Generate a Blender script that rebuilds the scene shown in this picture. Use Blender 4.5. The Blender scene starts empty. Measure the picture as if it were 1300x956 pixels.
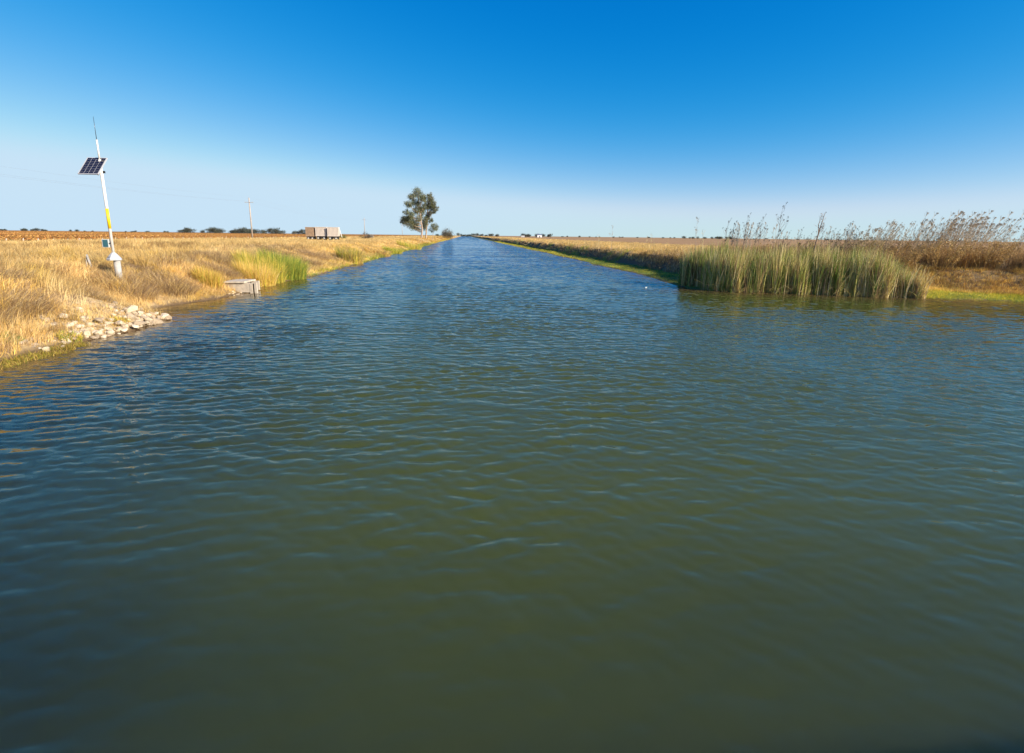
import bpy, math, random
import numpy as np
from mathutils import Matrix, Vector
R = math.radians
SC = bpy.context.scene
COL = SC.collection

# ------------------------------------------------------------------ camera
H_EYE = 3.5
cd = bpy.data.cameras.new('camera'); cam = bpy.data.objects.new('camera', cd); COL.objects.link(cam)
cd.sensor_width = 36.0
cd.lens = 640 / 1300 * 36
cd.shift_y = -45 / 1300
cd.clip_start = 0.05; cd.clip_end = 20000
PITCH = math.atan(133.6 / 640); YAW = math.atan(60 / 640)
cam.matrix_world = (Matrix.Translation((0, 0, H_EYE)) @ Matrix.Rotation(-YAW, 4, 'Z')
                    @ Matrix.Rotation(math.pi / 2 - PITCH, 4, 'X') @ Matrix.Rotation(R(.66), 4, 'Z'))
SC.camera = cam

# ------------------------------------------------------------------ sky, sun, exposure
SUN_AZ, SUN_EL = R(121.5), R(26)          # clockwise from +Y (the canal's direction), above the horizon
W = bpy.data.worlds.new('World'); SC.world = W; W.use_nodes = True
nt = W.node_tree; nt.nodes.clear()
sky = nt.nodes.new('ShaderNodeTexSky'); sky.sky_type = 'NISHITA'; sky.sun_disc = False
sky.sun_elevation = SUN_EL; sky.sun_rotation = SUN_AZ
sky.air_density = 0.8; sky.dust_density = 0.0; sky.ozone_density = 6.0; sky.altitude = 50
bg = nt.nodes.new('ShaderNodeBackground'); bg.inputs[1].default_value = 0.11
wo = nt.nodes.new('ShaderNodeOutputWorld')
def wm_(op, a, b=None, c=None):
    m = nt.nodes.new('ShaderNodeMath'); m.operation = op
    for i, v in enumerate((a, b, c)):
        if v is None: continue
        if isinstance(v, (int, float)): m.inputs[i].default_value = v
        else: nt.links.new(v, m.inputs[i])
    return m.outputs[0]
# the photograph's saturated grade of a clear sky, as one response curve per channel
sp_ = nt.nodes.new('ShaderNodeSeparateColor'); cb_ = nt.nodes.new('ShaderNodeCombineColor')
nt.links.new(sky.outputs[0], sp_.inputs[0])
EX = 2 ** .95
for i, (off, gain, gam, cap) in enumerate(((.118, 2.95, 1, .58), (0, 1.50, 1.08, .77), (0, 1.08, .5, .93))):
    v = wm_('SMOOTH_MAX', wm_('SUBTRACT', wm_('MULTIPLY', sp_.outputs[i], .11), off), 0.0, .07 if off else 0.0)
    v = wm_('MULTIPLY', wm_('POWER', v, gam), gain / EX)
    v = wm_('SMOOTH_MIN', v, cap / EX, .10)
    nt.links.new(wm_('DIVIDE', v, .11), cb_.inputs[i])
nt.links.new(cb_.outputs[0], bg.inputs[0]); nt.links.new(bg.outputs[0], wo.inputs[0])
sl = bpy.data.lights.new('sun', 'SUN'); sun = bpy.data.objects.new('sun', sl); COL.objects.link(sun)
sl.energy = 4.9; sl.angle = R(.5); sl.color = (1.0, .89, .74)
sd = Vector((math.sin(SUN_AZ) * math.cos(SUN_EL), math.cos(SUN_AZ) * math.cos(SUN_EL), math.sin(SUN_EL)))
sun.rotation_euler = sd.to_track_quat('Z', 'Y').to_euler(); sun.location = (30, -30, 40)
SC.view_settings.view_transform = 'Standard'; SC.view_settings.look = 'None'
SC.view_settings.exposure = 0.95; SC.view_settings.gamma = 1.0
SC.view_settings.use_curve_mapping = False

rng = np.random.default_rng(7)
U = lambda a, b, n=None: rng.uniform(a, b, n)

# ------------------------------------------------------------------ numeric noise
def _hash(ix, iy, s):
    n = (ix.astype(np.int64) * 374761393 + iy.astype(np.int64) * 668265263 + s * 1442695041) & 0x7fffffff
    n = ((n ^ (n >> 13)) * 1274126177) & 0x7fffffff
    return ((n ^ (n >> 16)) & 0xffff) / 65535.0
def vnoise(x, y, s=0):
    ix = np.floor(x); iy = np.floor(y); fx = x - ix; fy = y - iy
    fx = fx * fx * (3 - 2 * fx); fy = fy * fy * (3 - 2 * fy)
    a = _hash(ix, iy, s); b = _hash(ix + 1, iy, s); c = _hash(ix, iy + 1, s); d = _hash(ix + 1, iy + 1, s)
    return (a * (1 - fx) + b * fx) * (1 - fy) + (c * (1 - fx) + d * fx) * fy
def fbm(x, y, sc, s=0, o=3):
    t = 0; a = .5; x = np.asarray(x, float) / sc; y = np.asarray(y, float) / sc
    for i in range(o):
        t = t + a * (vnoise(x, y, s + i * 17) - .5) * 2; x = x * 2.03 + 11.3; y = y * 2.03 + 4.7; a *= .5
    return t
def sstep(a, b, x):
    t = np.clip((x - a) / (b - a), 0, 1); return t * t * (3 - 2 * t)

# ------------------------------------------------------------------ mesh helpers
def mesh_obj(name, verts, quads=None, tris=None, mat=None, parent=None, col=None, smooth=False, link=True, attr=None):
    me = bpy.data.meshes.new(name)
    verts = np.asarray(verts, np.float32).reshape(-1, 3)
    q = np.zeros((0, 4), np.int32) if quads is None else np.asarray(quads, np.int32).reshape(-1, 4)
    t = np.zeros((0, 3), np.int32) if tris is None else np.asarray(tris, np.int32).reshape(-1, 3)
    me.vertices.add(len(verts)); me.vertices.foreach_set('co', verts.ravel())
    me.loops.add(q.size + t.size); me.loops.foreach_set('vertex_index', np.concatenate([q.ravel(), t.ravel()]))
    me.polygons.add(len(q) + len(t))
    ls = np.concatenate([np.arange(len(q)) * 4, q.size + np.arange(len(t)) * 3]).astype(np.int32)
    me.polygons.foreach_set('loop_start', ls)
    me.update(calc_edges=True)
    if not smooth: me.shade_flat()
    if col is not None:
        c = np.ones((len(verts), 4), np.float32); c[:, :3] = col
        a = me.color_attributes.new('col', 'FLOAT_COLOR', 'POINT'); a.data.foreach_set('color', c.ravel())
    if attr is not None:
        for k, v in attr.items():
            a = me.attributes.new(k, 'FLOAT', 'POINT'); a.data.foreach_set('value', np.asarray(v, np.float32).ravel())
    if mat: me.materials.append(mat)
    o = bpy.data.objects.new(name, me)
    if link: COL.objects.link(o)
    if parent: o.parent = parent
    return o
class MB:
    """collects geometry for ONE mesh object"""
    def __init__(s): s.v = []; s.q = []; s.t = []; s.c = []; s.n = 0
    def add(s, v, q=None, t=None, c=(.5, .5, .5)):
        v = np.asarray(v, float).reshape(-1, 3)
        if q is not None and len(q): s.q.append(np.asarray(q).reshape(-1, 4) + s.n)
        if t is not None and len(t): s.t.append(np.asarray(t).reshape(-1, 3) + s.n)
        c = np.asarray(c, float)
        s.c.append(np.broadcast_to(c, (len(v), 3)) if c.ndim == 1 else c)
        s.v.append(v); s.n += len(v); return s
    def build(s, name, mat, parent=None, smooth=False, link=True):
        return mesh_obj(name, np.concatenate(s.v), np.concatenate(s.q) if s.q else None,
                        np.concatenate(s.t) if s.t else None, mat, parent, np.concatenate(s.c), smooth, link)
    def box(s, c, sz, rz=0, rx=0, col=(.5, .5, .5), taper=1.0, ry=0):
        v = np.array([[x, y, z] for z in (-.5, .5) for x, y in ((-.5, -.5), (.5, -.5), (.5, .5), (-.5, .5))])
        v[4:, :2] *= taper
        v = v * np.array(sz)
        M = np.array(Matrix.Rotation(rz, 3, 'Z') @ Matrix.Rotation(ry, 3, 'Y') @ Matrix.Rotation(rx, 3, 'X'))
        return s.add(v @ M.T + np.array(c), [[0, 3, 2, 1], [4, 5, 6, 7], [0, 1, 5, 4], [1, 2, 6, 5], [2, 3, 7, 6], [3, 0, 4, 7]], None, col)
    def tube(s, pts, rad, n=8, col=(.5, .5, .5), cap=True):
        pts = np.asarray(pts, float); m = len(pts); rad = np.broadcast_to(np.asarray(rad, float), (m,))
        vs = []
        for i in range(m):
            d = pts[min(i + 1, m - 1)] - pts[max(i - 1, 0)]; d = d / (np.linalg.norm(d) + 1e-9)
            a = np.cross(d, [0, 0, 1.0]) if abs(d[2]) < .9 else np.cross(d, [1.0, 0, 0]); a /= np.linalg.norm(a); b = np.cross(d, a)
            for k in range(n):
                t = 2 * math.pi * k / n; vs.append(pts[i] + rad[i] * (a * math.cos(t) + b * math.sin(t)))
        q = [[i * n + k, i * n + (k + 1) % n, (i + 1) * n + (k + 1) % n, (i + 1) * n + k] for i in range(m - 1) for k in range(n)]
        t = []
        if cap:
            vs += [pts[0], pts[-1]]
            for k in range(n):
                t.append([m * n, (k + 1) % n, k]); t.append([m * n + 1, (m - 1) * n + k, (m - 1) * n + (k + 1) % n])
        return s.add(vs, q, t, col)
    def blades(s, base, h, w, az, lean, col, segs=3, face=None, kink=None):
        """leaf blades: base N,3; h height; w width; az lean direction; lean as a share of the height"""
        N = len(base); face = U(0, math.pi, N) if face is None else face
        h, w, lean, az = [np.broadcast_to(np.asarray(a, float), (N,)) for a in (h, w, lean, az)]
        dirx, diry = np.cos(az), np.sin(az); V = np.zeros((N, 2 * segs + 1, 3))
        for i in range(segs + 1):
            t = i / segs
            up = h * t * (1 - .35 * np.minimum(lean, 1.6) * t); ho = h * lean * t ** 1.7
            p = np.stack([base[:, 0] + dirx * ho, base[:, 1] + diry * ho, base[:, 2] + up], 1)
            if i == segs: V[:, -1] = p
            else:
                ww = w * (1 - .75 * t ** 2) * .5
                off = np.stack([np.cos(face) * ww, np.sin(face) * ww, 0 * ww], 1)
                V[:, 2 * i] = p - off; V[:, 2 * i + 1] = p + off
        b = np.arange(N)[:, None] * (2 * segs + 1)
        q = np.concatenate([b + np.array([[2 * i, 2 * i + 1, 2 * i + 3, 2 * i + 2]]) for i in range(segs - 1)]) if segs > 1 else None
        t = b + np.array([[2 * segs - 2, 2 * segs - 1, 2 * segs]])
        return s.add(V.reshape(-1, 3), q, t, np.repeat(np.broadcast_to(col, (N, 3)), 2 * segs + 1, 0))
    def leaves(s, c, size, col, flat=0.0, asp=.55):
        c = np.asarray(c, float); N = len(c); size = np.broadcast_to(size, (N,))[:, None]
        a = rng.normal(size=(N, 3)); a[:, 2] *= (1 - flat); a /= np.linalg.norm(a, axis=1)[:, None]
        b = rng.normal(size=(N, 3)); b[:, 2] *= (1 - flat); b -= a * (a * b).sum(1)[:, None]; b /= np.linalg.norm(b, axis=1)[:, None]
        V = np.stack([c - a * size, c - b * size * asp, c + a * size, c + b * size * asp], 1)
        return s.add(V.reshape(-1, 3), np.arange(N * 4).reshape(-1, 4), None, np.repeat(np.broadcast_to(col, (N, 3)), 4, 0))
    def lines(s, P, r, col):
        """many thin three-sided stems: P N,M,3; r N or N,M"""
        P = np.asarray(P, float); N, M, _ = P.shape; r = np.asarray(r, float)
        r = np.broadcast_to(r[:, None] if r.ndim == 1 else r, (N, M))
        D = np.zeros_like(P); D[:, 1:-1] = P[:, 2:] - P[:, :-2]; D[:, 0] = P[:, 1] - P[:, 0]; D[:, -1] = P[:, -1] - P[:, -2]
        D /= np.linalg.norm(D, axis=2)[..., None] + 1e-9
        A = np.cross(D, np.array([.31, .21, .93])); A /= np.linalg.norm(A, axis=2)[..., None] + 1e-9; B = np.cross(D, A)
        V = np.stack([P + r[..., None] * (A * math.cos(t) + B * math.sin(t)) for t in (0, 2.094, 4.189)], 2)
        b = (np.arange(N)[:, None] * M + np.arange(M - 1)[None]).reshape(-1, 1) * 3
        q = np.concatenate([b + np.array([[k, (k + 1) % 3, 3 + (k + 1) % 3, 3 + k]]) for k in range(3)])
        return s.add(V.reshape(-1, 3), q, None, np.repeat(np.broadcast_to(col, (N, 3)), 3 * M, 0))

def tag(o, label=None, cat=None, group=None, kind=None):
    for k, v in (('label', label), ('category', cat), ('group', group), ('kind', kind)):
        if v: o[k] = v
    return o
def thing(name, label, cat, loc=(0, 0, 0), rz=0, group=None):
    o = bpy.data.objects.new(name, None); COL.objects.link(o); o.location = loc; o.rotation_euler = (0, 0, rz); o.empty_display_size = .2
    return tag(o, label, cat, group)
KIDS = {}
def dup(root, loc, rz=0, sc=1, label=None, group=None, cat=None, rot=None):
    r = root.copy(); COL.objects.link(r); r.location = loc
    r.rotation_euler = rot if rot is not None else (0, 0, rz)
    r.scale = (sc, sc, sc) if np.isscalar(sc) else sc
    if label: r['label'] = label
    if group: r['group'] = group
    for ch in [c for c in ALLCH.get(root.name, [])]:
        c = ch.copy(); COL.objects.link(c); c.parent = r
    return r
ALLCH = {}
def reg(root, *ch): ALLCH[root.name] = list(ch)

# ------------------------------------------------------------------ materials
def mat(name, col=None, rough=.7, attr=False, transl=0, metal=0, noise=None, bump=None, spec=.5, hv=.0):
    m = bpy.data.materials.new(name); m.use_nodes = True; n = m.node_tree; n.nodes.clear(); L = n.links
    out = n.nodes.new('ShaderNodeOutputMaterial'); b = n.nodes.new('ShaderNodeBsdfPrincipled')
    b.inputs['Roughness'].default_value = rough; b.inputs['Metallic'].default_value = metal
    b.inputs['Specular IOR Level'].default_value = spec
    if attr:
        c = n.nodes.new('ShaderNodeAttribute'); c.attribute_name = 'col'; csock = c.outputs['Color']
    else:
        c = n.nodes.new('ShaderNodeRGB'); c.outputs[0].default_value = (*col, 1); csock = c.outputs[0]
    tc = n.nodes.new('ShaderNodeTexCoord')
    if noise:
        sc, lo, hi = noise
        nz = n.nodes.new('ShaderNodeTexNoise'); nz.inputs['Scale'].default_value = sc; nz.inputs['Detail'].default_value = 6
        mr = n.nodes.new('ShaderNodeMapRange'); mr.inputs['From Min'].default_value = .3; mr.inputs['From Max'].default_value = .7
        mr.inputs['To Min'].default_value = lo; mr.inputs['To Max'].default_value = hi
        mx = n.nodes.new('ShaderNodeMix'); mx.data_type = 'RGBA'; mx.blend_type = 'MULTIPLY'; mx.inputs['Factor'].default_value = 1
        L.new(tc.outputs['Object'], nz.inputs['Vector']); L.new(nz.outputs['Fac'], mr.inputs['Value'])
        L.new(csock, mx.inputs['A']); L.new(mr.outputs[0], mx.inputs['B']); csock = mx.outputs['Result']
    if hv:
        oi = n.nodes.new('ShaderNodeObjectInfo'); mr2 = n.nodes.new('ShaderNodeMapRange')
        mr2.inputs['To Min'].default_value = 1 - hv; mr2.inputs['To Max'].default_value = 1 + hv
        mx2 = n.nodes.new('ShaderNodeMix'); mx2.data_type = 'RGBA'; mx2.blend_type = 'MULTIPLY'; mx2.inputs['Factor'].default_value = 1
        L.new(oi.outputs['Random'], mr2.inputs['Value']); L.new(csock, mx2.inputs['A']); L.new(mr2.outputs[0], mx2.inputs['B']); csock = mx2.outputs['Result']
    L.new(csock, b.inputs['Base Color'])
    if bump:
        nb = n.nodes.new('ShaderNodeTexNoise'); nb.inputs['Scale'].default_value = bump[0]; nb.inputs['Detail'].default_value = 6
        bp = n.nodes.new('ShaderNodeBump'); bp.inputs['Distance'].default_value = bump[1]
        L.new(tc.outputs['Object'], nb.inputs['Vector']); L.new(nb.outputs['Fac'], bp.inputs['Height']); L.new(bp.outputs[0], b.inputs['Normal'])
    if transl:
        t = n.nodes.new('ShaderNodeBsdfTranslucent'); mxs = n.nodes.new('ShaderNodeMixShader'); mxs.inputs[0].default_value = transl
        L.new(csock, t.inputs['Color']); L.new(b.outputs[0], mxs.inputs[1]); L.new(t.outputs[0], mxs.inputs[2]); L.new(mxs.outputs[0], out.inputs[0])
    else: L.new(b.outputs[0], out.inputs[0])
    return m
M_GRASS = mat('dry_grass', attr=True, rough=.75, transl=.28, spec=.25)
M_LEAF = mat('foliage', attr=True, rough=.6, transl=.2, spec=.3, hv=.12)
M_BARK = mat('bark', attr=True, rough=.85, noise=(3, .7, 1.2))
M_STEM = mat('dead_stems', attr=True, rough=.85, spec=.2)
M_ROCK = mat('rock', attr=True, rough=.9, noise=(4, .72, 1.15), bump=(9, .02), hv=.13)
M_CONC = mat('concrete', attr=True, rough=.85, noise=(5, .75, 1.12), bump=(30, .004))
M_PAINT = mat('white_paint', attr=True, rough=.45, noise=(6, .86, 1.04))
M_METAL = mat('galvanised', attr=True, rough=.38, metal=.8, noise=(8, .8, 1.1))
M_PLAST = mat('plain', attr=True, rough=.5)
M_CELL = mat('solar_cells', col=(.008, .009, .022), rough=.12)
M_WOOD = mat('weathered_wood', attr=True, rough=.85, noise=(2.5, .7, 1.2), bump=(12, .005))

# ------------------------------------------------------------------ the water's outline
YL = np.array([-400, -40, 4, 10, 14.3, 16.5, 19, 21.6, 22.3, 23.4, 25.4, 28.4, 30.6, 33.2, 34.5, 37, 40, 43.3, 50, 60, 75, 100, 150, 250, 400, 1500, 2600.])
XL = np.array([-13, -12.8, -12.9, -12.8, -12.5, -12.45, -12.0, -12.1, -12.6, -14.5, -14.3, -13.3, -13.2, -13.1, -13.5, -13.5, -13.1, -12.5, -12.7, -12.8, -12.5, -12.8, -12.6, -12.9, -12.6, -12.8, -12.8])
XR = np.array([15.6, 15.9, 16.3, 17.0, 16.8, 16.5, 17.3, 16.8, 17.4, 16.8, 17.2, 17, 17, 16.6, 16.8, 16.5])
YR = np.array([33.8, 38, 43, 50, 58, 66, 76, 90, 110, 135, 170, 250, 400, 800, 1500, 2600])
BX = np.array([[18, 32.6], [21, 31.4], [24.4, 29.9], [28.1, 28.6], [31, 27.8], [33, 26.8], [37, 25.2], [41, 21], [43, 14], [41, 6], [35, 1.5], [30, -1], [27, -6], [20, -14], [16.5, -24], [16, -60], [16, -400]])
def densify(P, step):
    out = []
    for a, b in zip(P[:-1], P[1:]):
        n = max(1, min(60, int(np.hypot(*(b - a)) / step))); out += [a + (b - a) * i / n for i in range(n)]
    return np.array(out + [P[-1]])
lp = densify(np.stack([XL, YL], 1), 1.2); lp[:, 0] += .28 * fbm(lp[:, 1], lp[:, 1] * 0, 3.1, 5) * (lp[:, 1] > 33) + .12 * fbm(lp[:, 1], lp[:, 1] * 0, 1.3, 6)
rp = densify(np.concatenate([np.stack([XR, YR], 1)[::-1], BX]), 1.2)
rp[:, 0] += .5 * fbm(rp[:, 1], rp[:, 0], 4.0, 8) * (rp[:, 1] > 36); rp[:, 1] += .4 * fbm(rp[:, 0], rp[:, 1], 2.5, 9) * (rp[:, 0] > 17.5)
POLY = np.concatenate([lp, rp])
def sdf(x, y):
    """distance to the water's edge, positive on land"""
    x = np.asarray(x, float).ravel(); y = np.asarray(y, float).ravel(); o_ = np.argsort(y, kind='stable'); xs = x[o_]; ys_ = y[o_]
    d = np.full(x.shape, 900.0); inside = np.zeros(x.shape, bool)
    A = POLY; B = np.roll(POLY, -1, 0)
    for (ax, ay), (bx, by) in zip(A, B):
        lo, hi = min(ay, by), max(ay, by); i0, i1 = np.searchsorted(ys_, [lo - 30, hi + 30])
        if i0 == i1: continue
        X_, Y_ = xs[i0:i1], ys_[i0:i1]; ex, ey = bx - ax, by - ay; L = ex * ex + ey * ey + 1e-12
        t = np.clip(((X_ - ax) * ex + (Y_ - ay) * ey) / L, 0, 1)
        d[i0:i1] = np.minimum(d[i0:i1], (X_ - ax - t * ex) ** 2 + (Y_ - ay - t * ey) ** 2)
        if abs(ey) > 1e-9:
            inside[i0:i1] ^= ((ay > Y_) != (by > Y_)) & (X_ < ex * (Y_ - ay) / ey + ax)
    d = np.sqrt(d); d = np.where(inside, -d, d); r = np.empty_like(d); r[o_] = d; return r
PD = [-12, -5, -2, -.5, 0, .35, 1.0, 2.4, 3.8, 5.5, 9]; PZ = [-2.2, -1.6, -.8, -.25, 0, .14, .38, 1.05, 1.68, 1.8, 1.8]
RD = [-12, -5, -1.5, -.3, 0, .25, 3.1, 3.5, 4.6, 6, 12]; RZ = [-2.2, -1.6, -.5, -.06, 0, .08, .22, .45, 1.55, 1.65, 1.5]
BD = [-12, -5, -1.5, 0, .5, 1.5, 3.2, 5, 7.5, 12]; BZ = [-2.2, -1.6, -.5, 0, .06, .14, .38, .85, 1.35, 1.5]
def ground(x, y, d=None):
    x = np.asarray(x, float).ravel(); y = np.asarray(y, float).ravel()
    if d is None: d = sdf(x, y)
    zl = np.interp(d, PD, PZ); k = 1 + 1.0 * sstep(36, 50, y) * (1 - .5 * sstep(90, 250, y))
    zr = np.interp(np.where(d > 0, d, d), RD, RZ)
    zb = np.interp(d, BD, BZ)
    wb = (1 - sstep(33, 39, y + .42 * (x - 16)))                     # the basin's gentler shore
    zr = zr * (1 - wb) + zb * wb
    lf = np.where(d > 0, np.interp(d / (1 + .6 * sstep(34, 48, y)), PD, PZ), zl)
    z = np.where(x < 1.5, lf, zr)
    # fields behind the levees lie lower
    z = z - 1.25 * sstep(-63, -74, x) * (x < 0) - .75 * sstep(34, 60, x) * sstep(10, 40, y)
    land = sstep(.1, 1.5, d)
    z = z + land * ((.16 + .14 * (x < 0) * sstep(1.5, 3, d)) * fbm(x, y, 3.5, 1, 4) + .05 * fbm(x, y, .7, 2, 2)) * (1 - .7 * sstep(80, 200, np.abs(x)))
    return z

# ------------------------------------------------------------------ ground sheet
def geo(a, b, n): return np.geomspace(a, b, n)
gx = np.concatenate([-geo(120, 6000, 30)[::-1], np.arange(-118, -60, 2), np.arange(-60, -20, .6), np.arange(-20, -11, .12),
                     np.arange(-11, 14, 2.5), np.arange(14, 36, .16), np.arange(36, 60, .6), np.arange(60, 120, 3), geo(122, 6000, 30)])
gy = np.concatenate([-geo(45, 2500, 12)[::-1], np.arange(-42, 5, 1.2), np.arange(5, 45, .16), np.arange(45, 100, .4), np.arange(100, 400, 2), geo(402, 9000, 45)])
X, Y = np.meshgrid(gx, gy); nx, ny = len(gx), len(gy)
D = sdf(X, Y); Z = ground(X, Y, D); x = X.ravel(); y = Y.ravel()
idx = (np.arange(ny - 1)[:, None] * nx + np.arange(nx - 1)[None]).reshape(-1, 1)
n1 = fbm(x, y, 2.2, 21, 4)[:, None]; n2 = fbm(x, y, 14, 22, 3)[:, None]
soil = np.array([.33, .235, .125]) * (1 + .35 * n1); straw = np.array([.50, .36, .17]) * (1 + .25 * n1)
c = soil + (straw - soil) * np.clip(.55 + .8 * n2, 0, 1)
mud = np.array([.13, .085, .045]); grn = np.array([.12, .14, .03]) * (1 + .4 * n1)
wm = (1 - sstep(.05, .45, D + .15 * n1[:, 0]))[:, None]
rl = ((x > 12) * sstep(.1, .4, D) * (1 - sstep(2.9, 3.4, D)) * (y > 30))[:, None]
c = c * (1 - rl) + grn * rl
bs = ((x > 17) * sstep(.1, .5, D) * (1 - sstep(2.2, 3.6, D)) * (y < 36))[:, None]
c = c * (1 - bs) + np.array([.16, .17, .03]) * bs
bb = ((x > 17) * sstep(2.4, 3.8, D) * (1 - sstep(9, 14, D)) * (y < 50))[:, None]; c = c * (1 - bb) + np.array([.22, .15, .075]) * (1 + .3 * n1) * bb
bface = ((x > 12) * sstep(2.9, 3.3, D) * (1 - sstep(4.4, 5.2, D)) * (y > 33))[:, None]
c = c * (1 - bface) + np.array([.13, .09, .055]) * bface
vf = sstep(-66, -74, x)[:, None]; c = c * (1 - vf) + np.array([.30, .20, .11]) * (1 + .2 * n1) * vf
rf = (sstep(36, 60, x) * sstep(20, 60, y))[:, None]
c = c * (1 - rf) + (np.array([.34, .205, .095]) * (1 + .25 * n2 + .1 * n1)) * rf
c = c * (1 - wm) + mud * wm
M_GROUND = mat('soil', attr=True, rough=.95, noise=(6, .75, 1.2), bump=(14, .03), spec=.15)
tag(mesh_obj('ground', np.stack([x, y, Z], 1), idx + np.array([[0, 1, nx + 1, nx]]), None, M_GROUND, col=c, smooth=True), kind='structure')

# ------------------------------------------------------------------ water: wind waves as real geometry
wx = np.concatenate([-geo(30, 60, 2)[::-1], np.arange(-16, 18, .042), np.arange(18, 46, .09), geo(46.5, 80, 4)])
wy = [1.6]
while wy[-1] < 160: wy.append(wy[-1] + .032 * max(1, wy[-1] / 13) ** 1.25)
wy = np.concatenate([np.arange(-60, -4, 1.0), np.arange(-4, 1.55, .1), wy, geo(162, 2650, 70)])
K = 230
lam = np.exp(U(math.log(.10), math.log(1.3), K)); k = 2 * math.pi / lam
th = -math.pi / 2 - .05 + rng.normal(0, .34, K) * (1.0 + .35 * (lam < .22)); th = np.where(U(0, 1, K) < .22, th - .7, th)
pk = np.exp(-.5 * (np.log(lam / .23) / .6) ** 2)
slope = .0160 * (.38 + pk)
amp = slope / k; ph = U(0, 2 * math.pi, K); kx = k * np.cos(th); ky = k * np.sin(th)
dxs = np.gradient(wx); dys = np.gradient(wy)
wgx = sstep(2.2, 4.5, lam[None] / dxs[:, None]); wgy = sstep(2.2, 4.5, lam[None] / dys[:, None])
Ex = np.exp(1j * np.outer(wx, kx)) * wgx; Ey = np.exp(1j * (np.outer(wy, ky) + ph)) * wgy
S = (Ey * amp) @ Ex.T; Zw = S.real
cx_ = (Ey * (amp * kx / k)) @ Ex.T; cy_ = (Ey * (amp * ky / k)) @ Ex.T
WX, WY = np.meshgrid(wx, wy)
gust = .95 + .9 * fbm(WX, WY, 3.2, 31, 3)
calm = (.5 + .5 * sstep(2, 12, WY)) * (1 - .25 * sstep(15, 24, WX) * sstep(18, 27, WY)) * (1 - .45 * (1 - sstep(.0, 3.0, WX + 12.6)))
gust = gust * calm
Zw = Zw * gust; PX = WX + 1.0 * cx_.imag * gust; PY = WY + 1.5 * cy_.imag * gust
DW = sdf(WX, WY)
nwx, nwy = len(wx), len(wy); idx = (np.arange(nwy - 1)[:, None] * nwx + np.arange(nwx - 1)[None]).reshape(-1, 1)
mw = bpy.data.materials.new('water'); mw.use_nodes = True; n = mw.node_tree; n.nodes.clear(); L = n.links
out = n.nodes.new('ShaderNodeOutputMaterial')
tc = n.nodes.new('ShaderNodeTexCoord')
def nz(scale, sx, sy, det, dist, prev, rough=.55, rot=0):
    mp = n.nodes.new('ShaderNodeMapping'); mp.inputs['Scale'].default_value = (sx, sy, 1); mp.inputs['Rotation'].default_value = (0, 0, rot)
    t = n.nodes.new('ShaderNodeTexNoise'); t.inputs['Scale'].default_value = scale; t.inputs['Detail'].default_value = det; t.inputs['Roughness'].default_value = rough
    t.inputs['Distortion'].default_value = .25
    b = n.nodes.new('ShaderNodeBump'); b.inputs['Distance'].default_value = dist
    L.new(tc.outputs['Object'], mp.inputs[0]); L.new(mp.outputs[0], t.inputs['Vector']); L.new(t.outputs['Fac'], b.inputs['Height'])
    if prev: L.new(prev.outputs[0], b.inputs['Normal'])
    return b, t
# ripples too small for the mesh: a normal perturbed directly by noise, stronger up the canal where the mesh no longer carries the waves
sep = n.nodes.new('ShaderNodeSeparateXYZ'); L.new(tc.outputs['Object'], sep.inputs[0])
geo_ = n.nodes.new('ShaderNodeNewGeometry')
def rng_(a, b, c, d):
    m = n.nodes.new('ShaderNodeMapRange'); m.inputs['From Min'].default_value = a; m.inputs['From Max'].default_value = b
    m.inputs['To Min'].default_value = c; m.inputs['To Max'].default_value = d; L.new(sep.outputs['Y'], m.inputs['Value']); return m.outputs[0]
def vm(op, a, b):
    m = n.nodes.new('ShaderNodeVectorMath'); m.operation = op
    L.new(a, m.inputs[0])
    if isinstance(b, tuple): m.inputs[1].default_value = b
    elif op == 'SCALE': L.new(b, m.inputs['Scale'])
    else: L.new(b, m.inputs[1])
    return m.outputs[0]
def slope(sx, sy, rot, det, ax, ay, strength):
    mp = n.nodes.new('ShaderNodeMapping'); mp.inputs['Scale'].default_value = (sx, sy, 1); mp.inputs['Rotation'].default_value = (0, 0, rot)
    t = n.nodes.new('ShaderNodeTexNoise'); t.inputs['Scale'].default_value = 1; t.inputs['Detail'].default_value = det; t.inputs['Roughness'].default_value = .6
    L.new(tc.outputs['Object'], mp.inputs[0]); L.new(mp.outputs[0], t.inputs['Vector'])
    return vm('SCALE', vm('MULTIPLY', vm('SUBTRACT', t.outputs['Color'], (.5, .5, .5)), (ax, ay, 0)), strength)
far_ = slope(1.3, 4.2, .12, 3, .9, 1.6, rng_(24, 62, 0, 1))
fine = slope(6, 19, .2, 3, .10, .18, rng_(4, 22, .75, 1))
pat = slope(.05, .12, 0, 2, .10, .25, rng_(30, 90, 0, 1))
tilt = n.nodes.new('ShaderNodeCombineXYZ'); L.new(rng_(14, 70, 0, -.08), tilt.inputs['Y'])      # added lean of the normals so reflections take in higher, bluer sky
nv = vm('ADD', vm('ADD', vm('ADD', vm('ADD', geo_.outputs['Normal'], far_), fine), pat), tilt.outputs[0])
nn = n.nodes.new('ShaderNodeVectorMath'); nn.operation = 'NORMALIZE'; L.new(nv, nn.inputs[0])
n2_ = n.nodes.new('ShaderNodeVectorMath'); n2_.operation = 'NORMALIZE'; L.new(vm('ADD', vm('ADD', geo_.outputs['Normal'], fine), pat), n2_.inputs[0])
fr = n.nodes.new('ShaderNodeFresnel'); fr.inputs['IOR'].default_value = 1.5; L.new(n2_.outputs[0], fr.inputs['Normal'])
gl = n.nodes.new('ShaderNodeBsdfGlossy'); gl.inputs['Roughness'].default_value = .022; L.new(nn.outputs[0], gl.inputs['Normal'])
sh = n.nodes.new('ShaderNodeAttribute'); sh.attribute_name = 'shore'
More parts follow.
